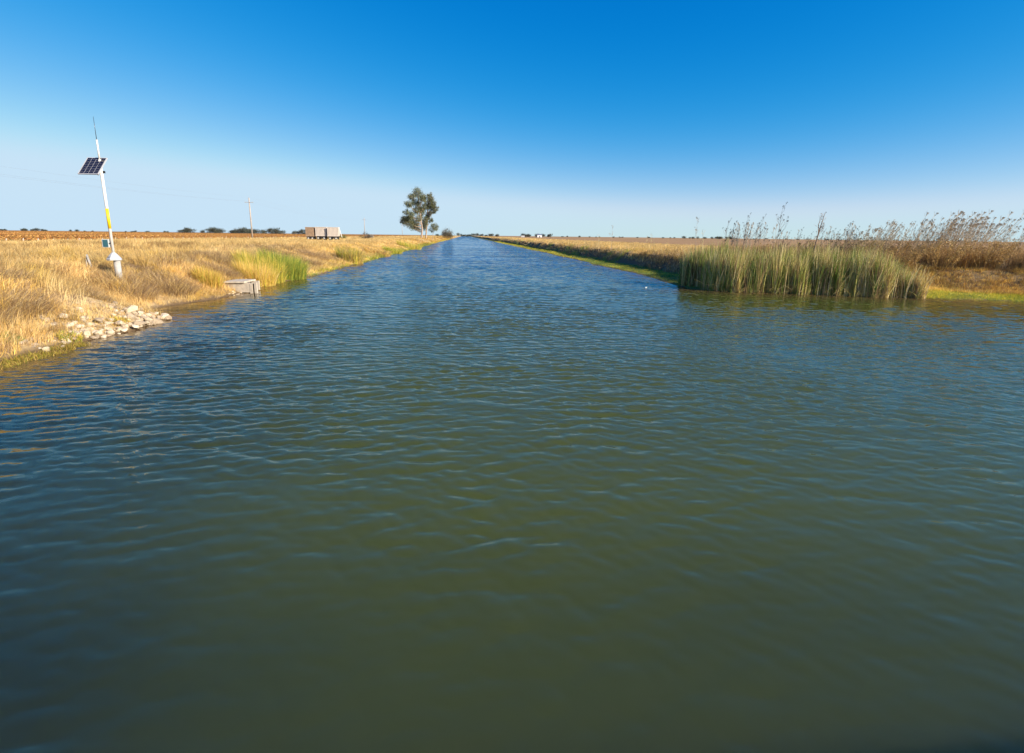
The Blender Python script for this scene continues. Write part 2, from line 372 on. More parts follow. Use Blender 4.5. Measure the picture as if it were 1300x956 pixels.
rp_ = n.nodes.new('ShaderNodeValToRGB'); e = rp_.color_ramp.elements
e[0].position = 0; e[0].color = (.14, .085, .034, 1); e[1].position = 1; e[1].color = (.055, .068, .013, 1)
m2 = e.new(.35); m2.color = (.075, .066, .020, 1)
L.new(sh.outputs['Fac'], rp_.inputs[0])
# 'clear' mask: shade painted into the body colour, left side and near the bridge
shade_ = n.nodes.new('ShaderNodeAttribute'); shade_.attribute_name = 'clear'
mxc = n.nodes.new('ShaderNodeMix'); mxc.data_type = 'RGBA'; L.new(shade_.outputs['Fac'], mxc.inputs['Factor']); L.new(rp_.outputs[0], mxc.inputs['A']); mxc.inputs['B'].default_value = (.014, .022, .011, 1)
ss = n.nodes.new('ShaderNodeSubsurfaceScattering'); ss.falloff = 'RANDOM_WALK' if False else 'BURLEY'
ss.inputs['Scale'].default_value = 1.6; ss.inputs['Radius'].default_value = (.8, 1, .5)
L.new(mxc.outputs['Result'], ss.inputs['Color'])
mx = n.nodes.new('ShaderNodeMixShader'); L.new(fr.outputs[0], mx.inputs[0]); L.new(ss.outputs[0], mx.inputs[1]); L.new(gl.outputs[0], mx.inputs[2])
L.new(mx.outputs[0], out.inputs[0])
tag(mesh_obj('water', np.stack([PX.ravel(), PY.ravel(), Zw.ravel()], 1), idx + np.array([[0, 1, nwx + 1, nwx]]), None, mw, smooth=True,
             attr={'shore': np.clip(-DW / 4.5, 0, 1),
                   'clear': np.clip(.9 * (1 - sstep(-7.5, -.5, WX + .12 * (WY - 5) + 1.6 * fbm(WX, WY, 4, 35))) * (1 - .5 * sstep(8, 30, WY)) * (WY > -30) * sstep(.3, 2.2, -DW).reshape(WX.shape)  # mask of the painted shade, left side and near edge
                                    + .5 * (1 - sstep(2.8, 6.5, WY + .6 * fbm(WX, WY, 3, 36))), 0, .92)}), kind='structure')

# ------------------------------------------------------------------ the road bridge the picture was taken from (unseen; parapet placed to shade the near water)
br = thing('bridge', 'unseen pale concrete road bridge underfoot casting its shadow on the near water', 'bridge', (0, 0, 0))
CC = (.42, .39, .34)
MB().box((7, -4.75, 1.72), (56, 8.9, .45), col=CC).build('deck', M_CONC, br)
for yy in (-.08, -9.2):
    b = MB().box((7, yy, 2.10), (56, .22, .30), col=CC); b.box((7, yy, 2.312), (56, .3, .12), col=CC); b.build('parapet', M_CONC, br)
for xx in (-5, 8, 20):
    b = MB()
    for yy in (-2, -4.8, -7.6): b.tube([(xx, yy, -2), (xx, yy, 1.2)], .28, 12, CC)
    b.box((xx, -4.8, 1.346), (.8, 8, .3), col=CC).build('pier', M_CONC, br)

# ------------------------------------------------------------------ grass and weeds
PAL = {'straw': [(.76, .53, .20), (.64, .43, .15), (.82, .62, .28), (.52, .33, .12)],
       'gold': [(.74, .49, .11), (.64, .40, .08), (.78, .56, .15)],
       'dead': [(.38, .26, .15), (.29, .19, .11), (.50, .38, .23), (.20, .13, .08)],
       'green': [(.18, .27, .04), (.25, .32, .05), (.12, .19, .03), (.32, .33, .06)],
       'ygreen': [(.56, .48, .05), (.66, .52, .07), (.40, .40, .05)],
       'brown': [(.34, .21, .08), (.42, .27, .10), (.25, .15, .06)],
       'orange': [(.50, .27, .06), (.42, .22, .05), (.55, .34, .09)]}
PAL = {k: np.array(v) for k, v in PAL.items()}
def pick(name, n, var=.15):
    p = PAL[name]; return p[rng.integers(0, len(p), n)] * U(1 - var, 1 + var, n)[:, None]
def scatter(x0, x1, y0, y1, dens, test):
    N = int((x1 - x0) * (y1 - y0) * dens); x = U(x0, x1, N); y = U(y0, y1, N); d = sdf(x, y)
    m = test(x, y, d); return x[m], y[m], d[m]
def in_view(x, y, pad=4):     # a wedge a little wider than the photograph's field of view
    return (x > -.90 * y - pad) & (x < 1.30 * y + pad) & (y > 0)
def rocky(x, y):
    return np.exp(-(((y - 19.3) / 3.3) ** 4)) * (1 - sstep(1.9, 2.9, sdf(x, y))) * (x < 0)
def tuft_grass(mb, zones):
    for (x0, x1, y0, y1, dens, nb, h0, h1, w, kind, cond, clr) in zones:
        x, y, d = scatter(x0, x1, y0, y1, dens, lambda a, b, c: (c > clr) & in_view(a, b) & cond(a, b, c))
        if not len(x): continue
        keep = U(0, 1, len(x)) > .72 * rocky(x, y); x, y, d = x[keep], y[keep], d[keep]
        z = ground(x, y, d); N = len(x)
        big = .7 + .5 * U(0, 1, N) + .9 * fbm(x, y, 2.6, 41)
        laz = fbm(x, y, 4, 43) * 3 - .4
        c = pick(kind, N, .12) * (1 + .5 * fbm(x, y, 1.9, 44)[:, None])
        r = .05 + .10 * (h1)
        xx = np.repeat(x, nb) + rng.normal(0, r, N * nb); yy = np.repeat(y, nb) + rng.normal(0, r, N * nb)
        hh = U(h0, h1, N * nb) * np.repeat(np.clip(big, .35, 1.6), nb)
        az = np.repeat(laz, nb) + rng.normal(0, 1.1, N * nb)
        cc = np.repeat(c, nb, 0) * U(.82, 1.18, N * nb)[:, None]
        mb.blades(np.stack([xx, yy, np.repeat(z, nb) - .02], 1), hh, U(.6, 1.3, N * nb) * w, az, np.abs(rng.normal(.55, .35, N * nb)), cc, segs=2)
def P1(a, b, c): return np.ones(a.shape, bool)
def patch(sc, s, lo, hi=9): return lambda a, b, c: (fbm(a, b, sc, s) > lo) & (fbm(a, b, sc, s) < hi)
g = MB()
tuft_grass(g, [
    # near bank face and crest
    (-24, -11.5, 8, 30, 70, 8, .20, .50, .011, 'straw', patch(2.4, 51, -.25), .35),
    (-24, -11.5, 8, 30, 45, 7, .15, .45, .010, 'gold', patch(3.1, 52, -.05), .2),
    (-24, -11.5, 8, 30, 80, 8, .14, .38, .009, 'dead', patch(1.9, 53, -.02), .3),
    (-22, -11.5, 8, 30, 10, 26, .5, .95, .010, 'straw', patch(1.3, 151, .12), .8),
    (-24, -12.5, 8, 34, 9, 22, .35, .75, .012, 'brown', patch(1.5, 154, .12), .7),
    (-26, -12.5, 8, 40, 5, 24, .45, .85, .011, 'gold', patch(1.4, 155, .15), .6),
    (-50, -16, 24, 70, 2.2, 18, .4, .85, .018, 'brown', patch(2.2, 156, .15), 1.5),
    (-45, -18, 14, 45, 26, 8, .25, .60, .014, 'straw', P1, .5),
    (-45, -18, 14, 45, 8, 8, .20, .55, .014, 'dead', patch(3.3, 152, -.02), .5),
    (-17, -12, 21, 33, 60, 7, .10, .34, .010, 'straw', patch(1.5, 251, -.3), .12),
    (-24, -12, 24, 62, 16, 9, .25, .60, .012, 'dead', patch(1.7, 153, .1), .9),
    (-24, -12, 30, 62, 42, 7, .20, .52, .014, 'straw', patch(3, 54, -.3), .5),
    (-24, -12, 30, 62, 12, 6, .15, .36, .013, 'dead', patch(2.4, 55, -.1), .8),
    (-20, -12, 30, 90, 16, 6, .18, .40, .016, 'gold', patch(4, 56, -.15), .25),
    (-45, -16, 28, 60, 5, 6, .15, .42, .015, 'dead', patch(3, 57, .0), 2),
    (-70, -22, 40, 120, 9, 7, .22, .60, .022, 'straw', P1, 2),
    (-70, -22, 40, 120, 1.3, 6, .25, .50, .026, 'dead', patch(6, 58, .05), 2),
    (-24, -12, 60, 150, 14, 7, .20, .50, .026, 'straw', P1, .6),
    (-24, -12, 60, 180, 4, 6, .20, .45, .03, 'gold', patch(7, 59, -.1), .4),
    (-75, -12, 120, 330, 1.1, 6, .25, .60, .06, 'straw', P1, .8),
    (-60, -12, 330, 900, .16, 6, .3, .8, .16, 'straw', P1, .8),
    (-22, -12, 150, 600, 1.0, 5, .3, .7, .09, 'orange', patch(14, 60, .0), .3),
])
tag(g.build('dry_grass', M_GRASS), 'dry straw coloured grass covering the left bank and the flat ground behind it', 'grass', kind='stuff')
g = MB()
tuft_grass(g, [
    (-19, -11, 33, 70, 26, 6, .10, .30, .012, 'green', lambda a, b, c: (c < 1.0 + .5 * fbm(a, b, 3, 61)) & (fbm(a, b, 4, 64) > -.25), .0),
    (-19, -11, 33, 110, 14, 6, .14, .38, .016, 'ygreen', lambda a, b, c: (c < 2.0 + 1.0 * fbm(a, b, 3, 62)), .05),
    (-19, -11, 70, 200, 10, 7, .16, .5, .028, 'green', lambda a, b, c: (c < 1.6), .0),
    (-19, -11, 110, 500, 2.0, 6, .2, .42, .06, 'ygreen', lambda a, b, c: (c < 2.4), .0),
])
tag(g.build('shore_grass', M_GRASS), 'low green and yellow grass fringe along the left waterline', 'grass', kind='stuff')
# right bank
g = MB()
tuft_grass(g, [
    (18, 60, 34, 110, 7, 8, .25, .70, .024, 'straw', patch(5, 71, -.45), 3.7),
    (18, 40, 34, 120, 6, 8, .2, .6, .02, 'gold', patch(4, 271, -.1), 3.9),
    (18, 60, 34, 110, 3.0, 7, .22, .60, .024, 'dead', patch(5, 72, .0), 4.1),
    (18, 80, 110, 330, 1.2, 6, .25, .75, .06, 'straw', P1, 3.5),
    (16, 80, 330, 900, .12, 6, .3, .8, .16, 'straw', P1, 3.2),
    (28, 60, 27, 60, 8, 8, .2, .6, .02, 'orange', patch(4, 74, -.1), 4.5),
    (27, 60, 26, 50, 26, 8, .2, .55, .016, 'brown', P1, 3.4),
    (27, 60, 26, 50, 14, 8, .2, .5, .016, 'gold', patch(1.2, 274, -.1), 3.2),
    (18, 60, 33, 60, 10, 8, .3, .9, .018, 'brown', patch(3, 273, -.2), 3.8),
    (27, 48, 22, 37, 70, 8, .12, .40, .014, 'gold', patch(2.4, 75, -.4), 2.2),
    (27, 48, 22, 36, 60, 8, .12, .36, .014, 'orange', patch(1.6, 174, -.1), 2.6),
    (27, 48, 22, 36, 40, 8, .14, .40, .012, 'brown', patch(1.4, 175, .05), 2.0),
])
tag(g.build('dry_grass', M_GRASS), 'pale dry grass on top of the right bank reaching back to the brown field', 'grass', kind='stuff')
g = MB()
tuft_grass(g, [
    (14, 24, 33, 75, 34, 6, .05, .14, .014, 'green', lambda a, b, c: (c < 3.3), .0),
    (14, 24, 33, 75, 20, 6, .05, .16, .014, 'ygreen', lambda a, b, c: (c < 2.6) & (fbm(a, b, 3, 76) > -.2), .0),
    (14, 26, 75, 300, 8, 6, .06, .2, .04, 'ygreen', lambda a, b, c: (c < 3.3), .0),
    (27.5, 48, 20, 36, 70, 6, .08, .24, .012, 'ygreen', lambda a, b, c: (c < 3.2 + fbm(a, b, 2, 77)), .0),
    (27.5, 48, 20, 36, 50, 6, .06, .2, .012, 'green', lambda a, b, c: (c < 1.5 + fbm(a, b, 2, 78)), -.1),
])
tag(g.build('marsh_grass', M_GRASS), 'short green grass mat on the low ledge at the foot of the right bank', 'grass', kind='stuff')
# dark brush on the steep face of the right bank
g = MB()
for (x0, x1, y0, y1, dens, hs_, w) in ((18, 24, 36, 75, 12, .62, .02), (18, 26, 75, 160, 4, .65, .035), (18, 26, 160, 420, .9, .75, .08)):
    x, y, d = scatter(x0, x1, y0, y1, dens, lambda a, b, c: (c > 2.9) & (c < 5.2) & in_view(a, b) & (fbm(a, b, 2.5, 80) > -.15))
    z = ground(x, y, d); N = len(x); nb = 9
    kind = fbm(x, y, 6, 81) > .15
    c = np.where(kind[:, None], pick('green', N) * 1.2, pick('brown', N)); c = np.where((U(0, 1, N) < .35)[:, None], pick('dead', N) * 1.15, c)
    az = np.repeat(U(0, 6.28, N), nb) + rng.normal(0, 1.4, N * nb)
    g.blades(np.stack([np.repeat(x, nb) + rng.normal(0, .16, N * nb), np.repeat(y, nb) + rng.normal(0, .16, N * nb), np.repeat(z, nb) - .05], 1),
             U(.35, 1.0, N * nb) * hs_, w * U(.6, 1.3, N * nb), az, np.abs(rng.normal(.5, .3, N * nb)), np.repeat(c, nb, 0) * U(.7, 1.3, N * nb)[:, None], 3)
    g.leaves(np.stack([np.repeat(x, 6) + rng.normal(0, .25, N * 6), np.repeat(y, 6) + rng.normal(0, .25, N * 6), np.repeat(z, 6) + U(.05, .6, N * 6)], 1),
             w * 1.7, np.repeat(c, 6, 0) * U(.7, 1.3, N * 6)[:, None])
tag(g.build('bank_brush', M_LEAF), 'dark tangled brush hanging on the steep face of the right bank', 'brush', kind='stuff')

# cattails
g = MB()
ctest = lambda a, b, c: (c > -.35 + .25 * fbm(a, b, 1.4, 90)) & (c < 3.3) & (a > 16.25 + .5 * fbm(b, a, 1.0, 99)) & (a < 28.3 + 1.6 * fbm(a, b, 1.1, 91)) & (b + .42 * (a - 16) < 37.6)
x, y, d = scatter(14.5, 30, 27, 38, 38, ctest)
qx, qy, qd = scatter(14.5, 30, 27, 38, 8, ctest)
qx = np.repeat(qx, 26) + rng.normal(0, .085, len(qx) * 26); qy = np.repeat(qy, 26) + rng.normal(0, .085, len(qy) * 26)
x = np.concatenate([x, qx]); y = np.concatenate([y, qy]); d = sdf(x, y)
z = np.maximum(ground(x, y, d), -.15); N = len(x); nb = 3
dens_ = fbm(x, y, 1.1, 92)
hgt = U(1.3, 3.2, N) * (1 + .24 * fbm(x, y, 1.1, 93)) * (.72 + .28 * sstep(15.2, 17.5, x)) * (1 - .40 * sstep(25.8, 29, x))
u = U(0, 1, N); grp = fbm(x, y, .9, 94)
cg = np.array([[.13, .23, .04], [.21, .31, .05], [.33, .38, .07], [.18, .11, .05]])[rng.integers(0, 4, N)]
ct = np.array([[.72, .56, .22], [.50, .34, .15], [.80, .66, .34], [.34, .22, .11], [.62, .56, .16]])[rng.integers(0, 5, N)]
tan = (u + .8 * grp + .22 * sstep(22, 28, x) > .52)[:, None]
c = np.where(tan, ct, cg)
lean = np.abs(rng.normal(.10, .10, N)) + .12 * sstep(24, 28, x)
rep = lambda a: np.repeat(a, nb, 0)
cc = rep(c) * U(.75, 1.25, N * nb)[:, None]
g.blades(np.stack([rep(x) + rng.normal(0, .05, N * nb), rep(y) + rng.normal(0, .05, N * nb), rep(z) - .1], 1), rep(hgt) * U(.75, 1.1, N * nb), U(.018, .034, N * nb),
         rng.normal(.3, 1.6, N * nb), rep(lean) * U(.4, 1.8, N * nb), cc, 4)
# bent and broken leaves near the water
m = U(0, 1, N) < .2
g.blades(np.stack([x[m], y[m] - .2, z[m] - .05], 1), U(.5, 1.3, m.sum()), .028, rng.normal(-1.57, 1, m.sum()), U(.7, 1.6, m.sum()), ct[m] * .8, 4)
tag(g.build('cattails', M_GRASS), 'tall green and tan cattail stand rising from the water right of the canal mouth', 'cattails', kind='stuff')
# cattail heads among the leaves
g = MB(); m = rng.choice(N, 160, replace=False)
P = np.stack([np.stack([x[m], y[m], z[m]], 1), np.stack([x[m] + .05, y[m], z[m] + hgt[m] * .9], 1)], 1); g.lines(P, np.full(160, .006), (.40, .32, .14))
P = np.stack([P[:, 1] + [[0, 0, -.2]], P[:, 1] + [[0, 0, 0]]], 1); g.lines(P, np.full(160, .016), (.16, .09, .045))
tag(g.build('cattail_heads', M_STEM), 'brown seed heads standing among the cattail leaves', 'cattails', kind='stuff')

# ------------------------------------------------------------------ reed and grass clumps on the left bank
def clump(name, label, cat, px, py, n, h, r, pals, w=.014, lean=.25, group=None, sink=.05):
    g = MB(); rr = np.sqrt(U(0, 1, n)) * r; a = U(0, 6.28, n); bx = rr * np.cos(a); by = rr * np.sin(a)
    zz = ground(px + bx, py + by); z0 = float(ground([px], [py])[0])
    kk = rng.integers(0, len(pals), n); c = np.zeros((n, 3))
    for i, p in enumerate(pals):
        m = kk == i; c[m] = pick(p, m.sum(), .2)
    g.blades(np.stack([bx, by, np.maximum(zz, -.1) - z0 - sink], 1), U(.55, 1.05, n) * h, U(.6, 1.3, n) * w, a + rng.normal(0, .8, n), np.abs(rng.normal(lean, .2, n)) , c, 3)
    o = g.build(name, M_GRASS); o.location = (px, py, z0); return tag(o, label, cat, group)
clump('reed_clump', 'yellow green reed clump on the left bank just beyond the concrete outlet', 'reeds', -14.0, 35.6, 3000, 1.6, 1.1, ['ygreen', 'gold', 'gold', 'straw'])
clump('reed_clump', 'bright green reed clump at the waterline of the left bank', 'reeds', -14.1, 41.0, 4200, 1.9, 1.6, ['green', 'green', 'green', 'ygreen'], w=.016)
clump('reed_clump', 'wide fringe of yellow reeds between the outlet and the green clump', 'reeds', -14.6, 38.0, 3200, 1.8, 1.5, ['ygreen', 'green', 'gold'], w=.015)
clump('grass_clump', 'orange brown grass clump left of the concrete outlet', 'grass clump', -14.45, 30.0, 1500, 1.25, .6, ['gold', 'orange', 'ygreen'])
clump('reed_clump', 'dark cored yellow reed clump where the left bank bulges into the canal', 'reeds', -13.8, 63.0, 2000, 2.1, 1.5, ['ygreen', 'green', 'gold', 'dead'], w=.022)
clump('bush_clump', 'orange brown weed hump farther up the left bank', 'weeds', -14.2, 84, 900, 1.2, 2.2, ['orange', 'gold', 'dead'], w=.03, lean=.5)
clump('reed_clump', 'green reed clump behind the orange weed hump', 'reeds', -13.5, 97, 900, 1.3, 1.8, ['green', 'ygreen'], w=.03)
clump('reed_clump', 'low green and gold reeds nearest the tall eucalyptus', 'reeds', -13.6, 128, 900, 1.6, 3.0, ['green', 'gold', 'ygreen'], w=.045)
clump('weed_clump', 'small bright green leafy weed above the near left waterline', 'weed', -13.3, 15.6, 260, .36, .28, ['green'], w=.03, lean=.6)
clump('weed_clump', 'dark grey green low weed on the mud left of the cove', 'weed', -15.6, 24.0, 260, .25, .32, ['green', 'dead'], w=.025, lean=.8)
clump('weed_clump', 'yellow flowering weed growing between the pale rocks', 'weed', -12.55, 19.4, 240, .34, .25, ['ygreen', 'gold'], w=.02, lean=.5)
clump('weed_clump', 'yellow green weed at the left end of the rock pile', 'weed', -12.6, 17.0, 240, .34, .28, ['ygreen', 'gold', 'green'], w=.02, lean=.5)
WM = [(-14.6, 18.2, .7, .55, 'dark tangled weeds directly above the middle of the rock pile'), (-15.9, 14.4, 1.0, .7, 'brown weed mound cut by the left edge of the picture'), (-16.4, 22.3, 1.1, .8, 'grey brown weed mound on the slope between the pole and the rocks'),
      (-14.9, 21.6, .7, .5, 'low dead weeds behind the highest boulder'), (-18.8, 24.0, 1.2, .8, 'dead weed mound left of the pole on the crest'), (-15.4, 33.8, 1.0, .9, 'dark dead weeds just behind the concrete outlet'), (-16.9, 36.5, 1.3, .9, 'brown weed mound behind the yellow reeds'),
      (-20.5, 33.5, 1.3, .7, 'wide low weed mound behind and right of the pole'), (-14.5, 16.6, .6, .45, 'small dark weed tuft between the green weed and the rocks'), (-15.2, 50.5, 1.4, .9, 'brown weed mound on the bank beyond the green reeds'), (-16.5, 57.5, 1.6, 1.0, 'grey brown weeds before the dark cored clump')]
for (px, py, r, h, lb) in WM + list(((-15.1, 27.6, 1.0, .9, 'grey brown dead weed mound left of the concrete outlet'), (-16.0, 25.6, 1.1, .9, 'tangled dead brush above the small cove'),
                           (-15.2, 17.4, 1.2, .75, 'brown dead weed mound above the pile of rocks'), (-17.0, 19.6, 1.3, .8, 'grey weed mound near the left edge on the crest'),
                           (-17.8, 30.5, 1.2, .5, 'low dark weed mound right behind the instrument pole'))):
    clump('dead_weeds', lb, 'dead weeds', px, py, 2600, h, r, ['dead', 'dead', 'brown', 'straw'], w=.011, lean=.7)
# golden water weeds in the shallows, nearest left
g = MB(); x, y, d = scatter(-13.4, -11.2, 12.2, 17.0, 130, lambda a, b, c: (c < .2) & (c > -.75 - .25 * fbm(a, b, .8, 95)) & (b < 16.8) & (fbm(a, b, .6, 96) > -.3))
N = len(x); nb = 6
g.blades(np.stack([np.repeat(x, nb) + rng.normal(0, .05, N * nb), np.repeat(y, nb) + rng.normal(0, .05, N * nb), np.full(N * nb, -.05)], 1), U(.08, .24, N * nb), .014,
         U(0, 6.28, N * nb), U(.2, .9, N * nb), np.where(U(0, 1, (N * nb, 1)) < .5, pick('gold', N * nb) * .7, pick('ygreen', N * nb) * .55) * U(.5, 1.1, N * nb)[:, None], 2)
tag(g.build('water_weeds', M_GRASS), 'golden green weeds standing in the shallows at the near left edge', 'water weeds', kind='stuff')

# ------------------------------------------------------------------ rocks
def rock_mesh(seed):
    r_ = np.random.default_rng(seed); pts = r_.normal(size=(26, 3)); pts /= np.linalg.norm(pts, axis=1)[:, None]
    pts *= r_.uniform(.78, 1.08, 26)[:, None]; pts *= np.array([1, r_.uniform(.65, .9), r_.uniform(.5, .75)])
    import bmesh
    bm = bmesh.new(); vs = [bm.verts.new(p) for p in pts]
    res = bmesh.ops.convex_hull(bm, input=vs); 
    bmesh.ops.delete(bm, geom=[v for v in bm.verts if not v.link_faces], context='VERTS')
    bmesh.ops.bevel(bm, geom=list(bm.edges), offset=.03, segments=1, affect='EDGES', clamp_overlap=True)
    me = bpy.data.meshes.new('rock'); bm.to_mesh(me); bm.free()
    a = me.color_attributes.new('col', 'FLOAT_COLOR', 'POINT')
    c = np.array([(.54, .43, .28), (.44, .33, .21), (.62, .51, .36), (.34, .26, .17)][seed % 4])
    a.data.foreach_set('color', np.tile(np.append(c, 1), len(me.vertices)).astype(np.float32))
    me.materials.append(M_ROCK); return me
rocks = [rock_mesh(s) for s in range(9)]
def rock(px, py, s, label, up=.25, k=None, rot=None):
    o = bpy.data.objects.new('rock', rocks[rng.integers(0, 9) if k is None else k]); COL.objects.link(o)
    z = float(ground([px], [py])[0]); o.location = (px, py, max(z, -.06) + s * up); o.scale = (s, s, s)
    o.rotation_euler = rot or (U(-.4, .4), U(-.4, .4), U(0, 6.28)); return tag(o, label, 'rock', 'pale rocks piled on the left bank')
rock(-12.95, 20.75, .24, 'large whitish boulder standing highest at the right end of the rock pile', .6)
rock(-12.5, 20.0, .27, 'biggest white rock in the middle of the right heap', .5)
rock(-12.15, 19.7, .24, 'broad flat tan boulder at the waterline below the white heap', .3, rot=(0, 0, .5))
rock(-12.45, 17.5, .22, 'bright white oval rock near the left end of the pile', .45)
rock(-12.2, 21.5, .24, 'tan rounded rock at the far tip of the pile reaching the water', .3)
rock(-12.0, 20.6, .22, 'pale angular rock beside the tip of the pile', .4)
rock(-13.6, 18.2, .19, 'single grey white rock sitting high on the slope left of the pile', .4)
n_ = 0
while n_ < 240:
    if n_ < 95: py = rng.normal(20.2, .95); d_ = abs(rng.normal(.25, .45)) - .12; s = U(.07, .17)
    elif n_ < 145: py = rng.normal(18.1, .8); d_ = U(-.05, 1.6); s = U(.06, .17)
    elif n_ < 190: py = rng.normal(19.4, 1.2); d_ = U(.2, 2.3); s = U(.06, .14)
    else: py = U(15.6, 18.9); d_ = U(-.1, .6); s = U(.05, .12)
    if py > 22.2 or py < 15.3: continue
    px = -12.3 - d_ - .3; 
    dd = float(sdf([px], [py])[0]); px -= (d_ - dd) * .9
    rock(px, py, s, 'pale angular stone in the rock pile at the water edge of the left bank', .3 + (U(0, .7) if n_ < 60 else 0)); n_ += 1
for i in range(26):
    px, py = -13.35 - U(-.5, .5), U(29.8, 31.2); rock(px + .1, py - .15 if i % 2 else py, U(.05, .10), 'small stone in the rubble under the concrete outlet wall', .2)

# ------------------------------------------------------------------ concrete outlet
z0 = 0
ou = thing('concrete_outlet', 'pale concrete drain outlet with a dark gate slot on the left bank', 'drain outlet', (-13.3, 31.5, 0))
CW = (.44, .37, .28)
MB().box((-.12, -.35, .33), (1.45, .16, .56), col=CW, ry=.0).build('side_wall', M_CONC, ou)
MB().box((-.05, 1.0, .33), (1.35, .16, .56), col=CW).build('side_wall', M_CONC, ou)
MB().box((-.2, .325, .655), (1.15, 1.7, .09), col=(.50, .43, .33)).build('top_slab', M_CONC, ou)
MB().box((.70, -.34, .10), (.15, .2, .98), col=CW).build('gate_post', M_CONC, ou)
MB().box((.94, -.33, .14), (.13, .2, .96), col=CW).build('gate_post', M_CONC, ou)
MB().box((.82, -.30, .12), (.10, .12, .86), col=(.03, .025, .02)).build('gate_board', M_WOOD, ou)
MB().box((.48, .33, .1), (.08, 1.1, .5), col=(.05, .045, .04)).build('gate_board', M_WOOD, ou)

# ------------------------------------------------------------------ instrument pole
PXX, PYY = -16.88, 26.3; zg = float(ground([PXX], [PYY])[0])
t = thing('monitoring_pole', 'white pole with tilted solar panel whip antenna and yellow sleeve on the left bank', 'instrument pole', (PXX, PYY, zg))
z_ = lambda z: z - zg
WH = (.66, .63, .58)
MB().tube([(0, 0, z_(2.3)), (0, 0, z_(6.75))], .062, 16, WH).build('pole', M_PAINT, t, True)
MB().tube([(0, 0, z_(3.62)), (0, 0, z_(4.55))], .066, 16, (.80, .52, .01)).build('yellow_sleeve', M_PLAST, t, True)
MB().tube([(0, 0, z_(6.7)), (0, 0, z_(7.62))], .036, 12, WH).build('antenna_mast', M_PAINT, t, True)
MB().tube([(0, 0, z_(7.6)), (0, 0, z_(8.62))], (.014, .007), 8, (.10, .10, .11)).build('whip_antenna', M_METAL, t, True)
# solar panel, tilted back, facing south towards the bridge
til = R(46); pc = np.array([-.16, -.27, z_(6.44)]); pw, phh = .86, 1.12
ax = np.array([1, 0, 0.]); up = np.array([0, math.cos(til), math.sin(til)]); nn = np.array([0, -math.sin(til), math.cos(til)])
def slab(mb, u0, u1, v0, v1, w0, w1, col):
    v = [pc + ax * a + up * b + nn * c_ for c_ in (w0, w1) for a, b in ((u0, v0), (u1, v0), (u1, v1), (u0, v1))]
    mb.add(v, [[0, 3, 2, 1], [4, 5, 6, 7], [0, 1, 5, 4], [1, 2, 6, 5], [2, 3, 7, 6], [3, 0, 4, 7]], None, col)
sp = MB(); slab(sp, -pw / 2, pw / 2, -phh / 2, phh / 2, -.03, 0, (.6, .6, .6)); panel = sp.build('solar_panel', M_PAINT, t)
f = MB(); AL = (.42, .42, .43); e_ = .028
slab(f, -pw / 2 - .004, -pw / 2 + e_, -phh / 2 - .004, phh / 2 + .004, -.036, .012, AL); slab(f, pw / 2 - e_, pw / 2 + .004, -phh / 2 - .004, phh / 2 + .004, -.036, .012, AL)
slab(f, -pw / 2 + e_, pw / 2 - e_, -phh / 2 - .004, -phh / 2 + e_, -.036, .012, AL); slab(f, -pw / 2 + e_, pw / 2 - e_, phh / 2 - e_, phh / 2 + .004, -.036, .012, AL)
f.build('frame', M_PAINT, panel)
cl = MB(); iw, ih = pw - 2 * e_, phh - 2 * e_
for i in range(4):
    for j in range(9):
        u0 = -iw / 2 + iw * i / 4; v0 = -ih / 2 + ih * j / 9; slab(cl, u0 + .006, u0 + iw / 4 - .006, v0 + .005, v0 + ih / 9 - .005, .001, .005, (0, 0, 0))
cl.build('cells', M_CELL, panel)
b = MB(); b.box((-.14, -.05, z_(6.42)), (.5, .05, .05), col=AL); b.box((-.02, -.08, z_(6.25)), (.05, .05, .5), col=AL, rx=-.6); b.box((.09, .02, z_(6.2)), (.1, .06, .1), col=(.05, .05, .05))
b.build('bracket', M_METAL, t)
bx = MB().box((-.24, -.03, z_(2.93)), (.28, .14, .38), col=(.52, .52, .50)).build('control_box', M_PAINT, t)
MB().box((-.225, -.108, z_(2.93)), (.22, .012, .33), col=(.03, .11, .13)).build('door', M_PLAST, bx)
MB().box((-.06, -.05, z_(2.93)), (.1, .04, .05), col=(.1, .1, .1)).build('box_bracket', M_METAL, t)
MB().tube([(0, 0, z_(2.50)), (0, 0, z_(2.46)), (0, 0, z_(2.20)), (0, 0, z_(2.13))], (.07, .11, .31, .31), 8, (.47, .47, .46)).build('hood', M_PAINT, t)
MB().box((-.1, -.24, z_(2.29)), (.13, .02, .02), col=(.03, .03, .03)).build('hood_handle', M_METAL, t)
MB().tube([(.1, 0, z_(zg - .3)), (.1, 0, z_(2.14))], .14, 14, (.38, .36, .33)).build('stilling_pipe', M_CONC, t, True)
for (sx, lb, rt) in ((-18.38, 'left one of two short grey stakes standing in the grass beside the pole', .12), (-18.15, 'right and leaning one of two short grey stakes in the grass', -.18)):
    zz = float(ground([sx], [26.6])[0]); o = MB().box((0, 0, .28), (.07, .05, .75), col=(.38, .36, .33)).build('stake', M_WOOD); o.location = (sx, 26.6, zz); o.rotation_euler = (0, rt, .4); tag(o, lb, 'stake', 'grey stakes by the pole')

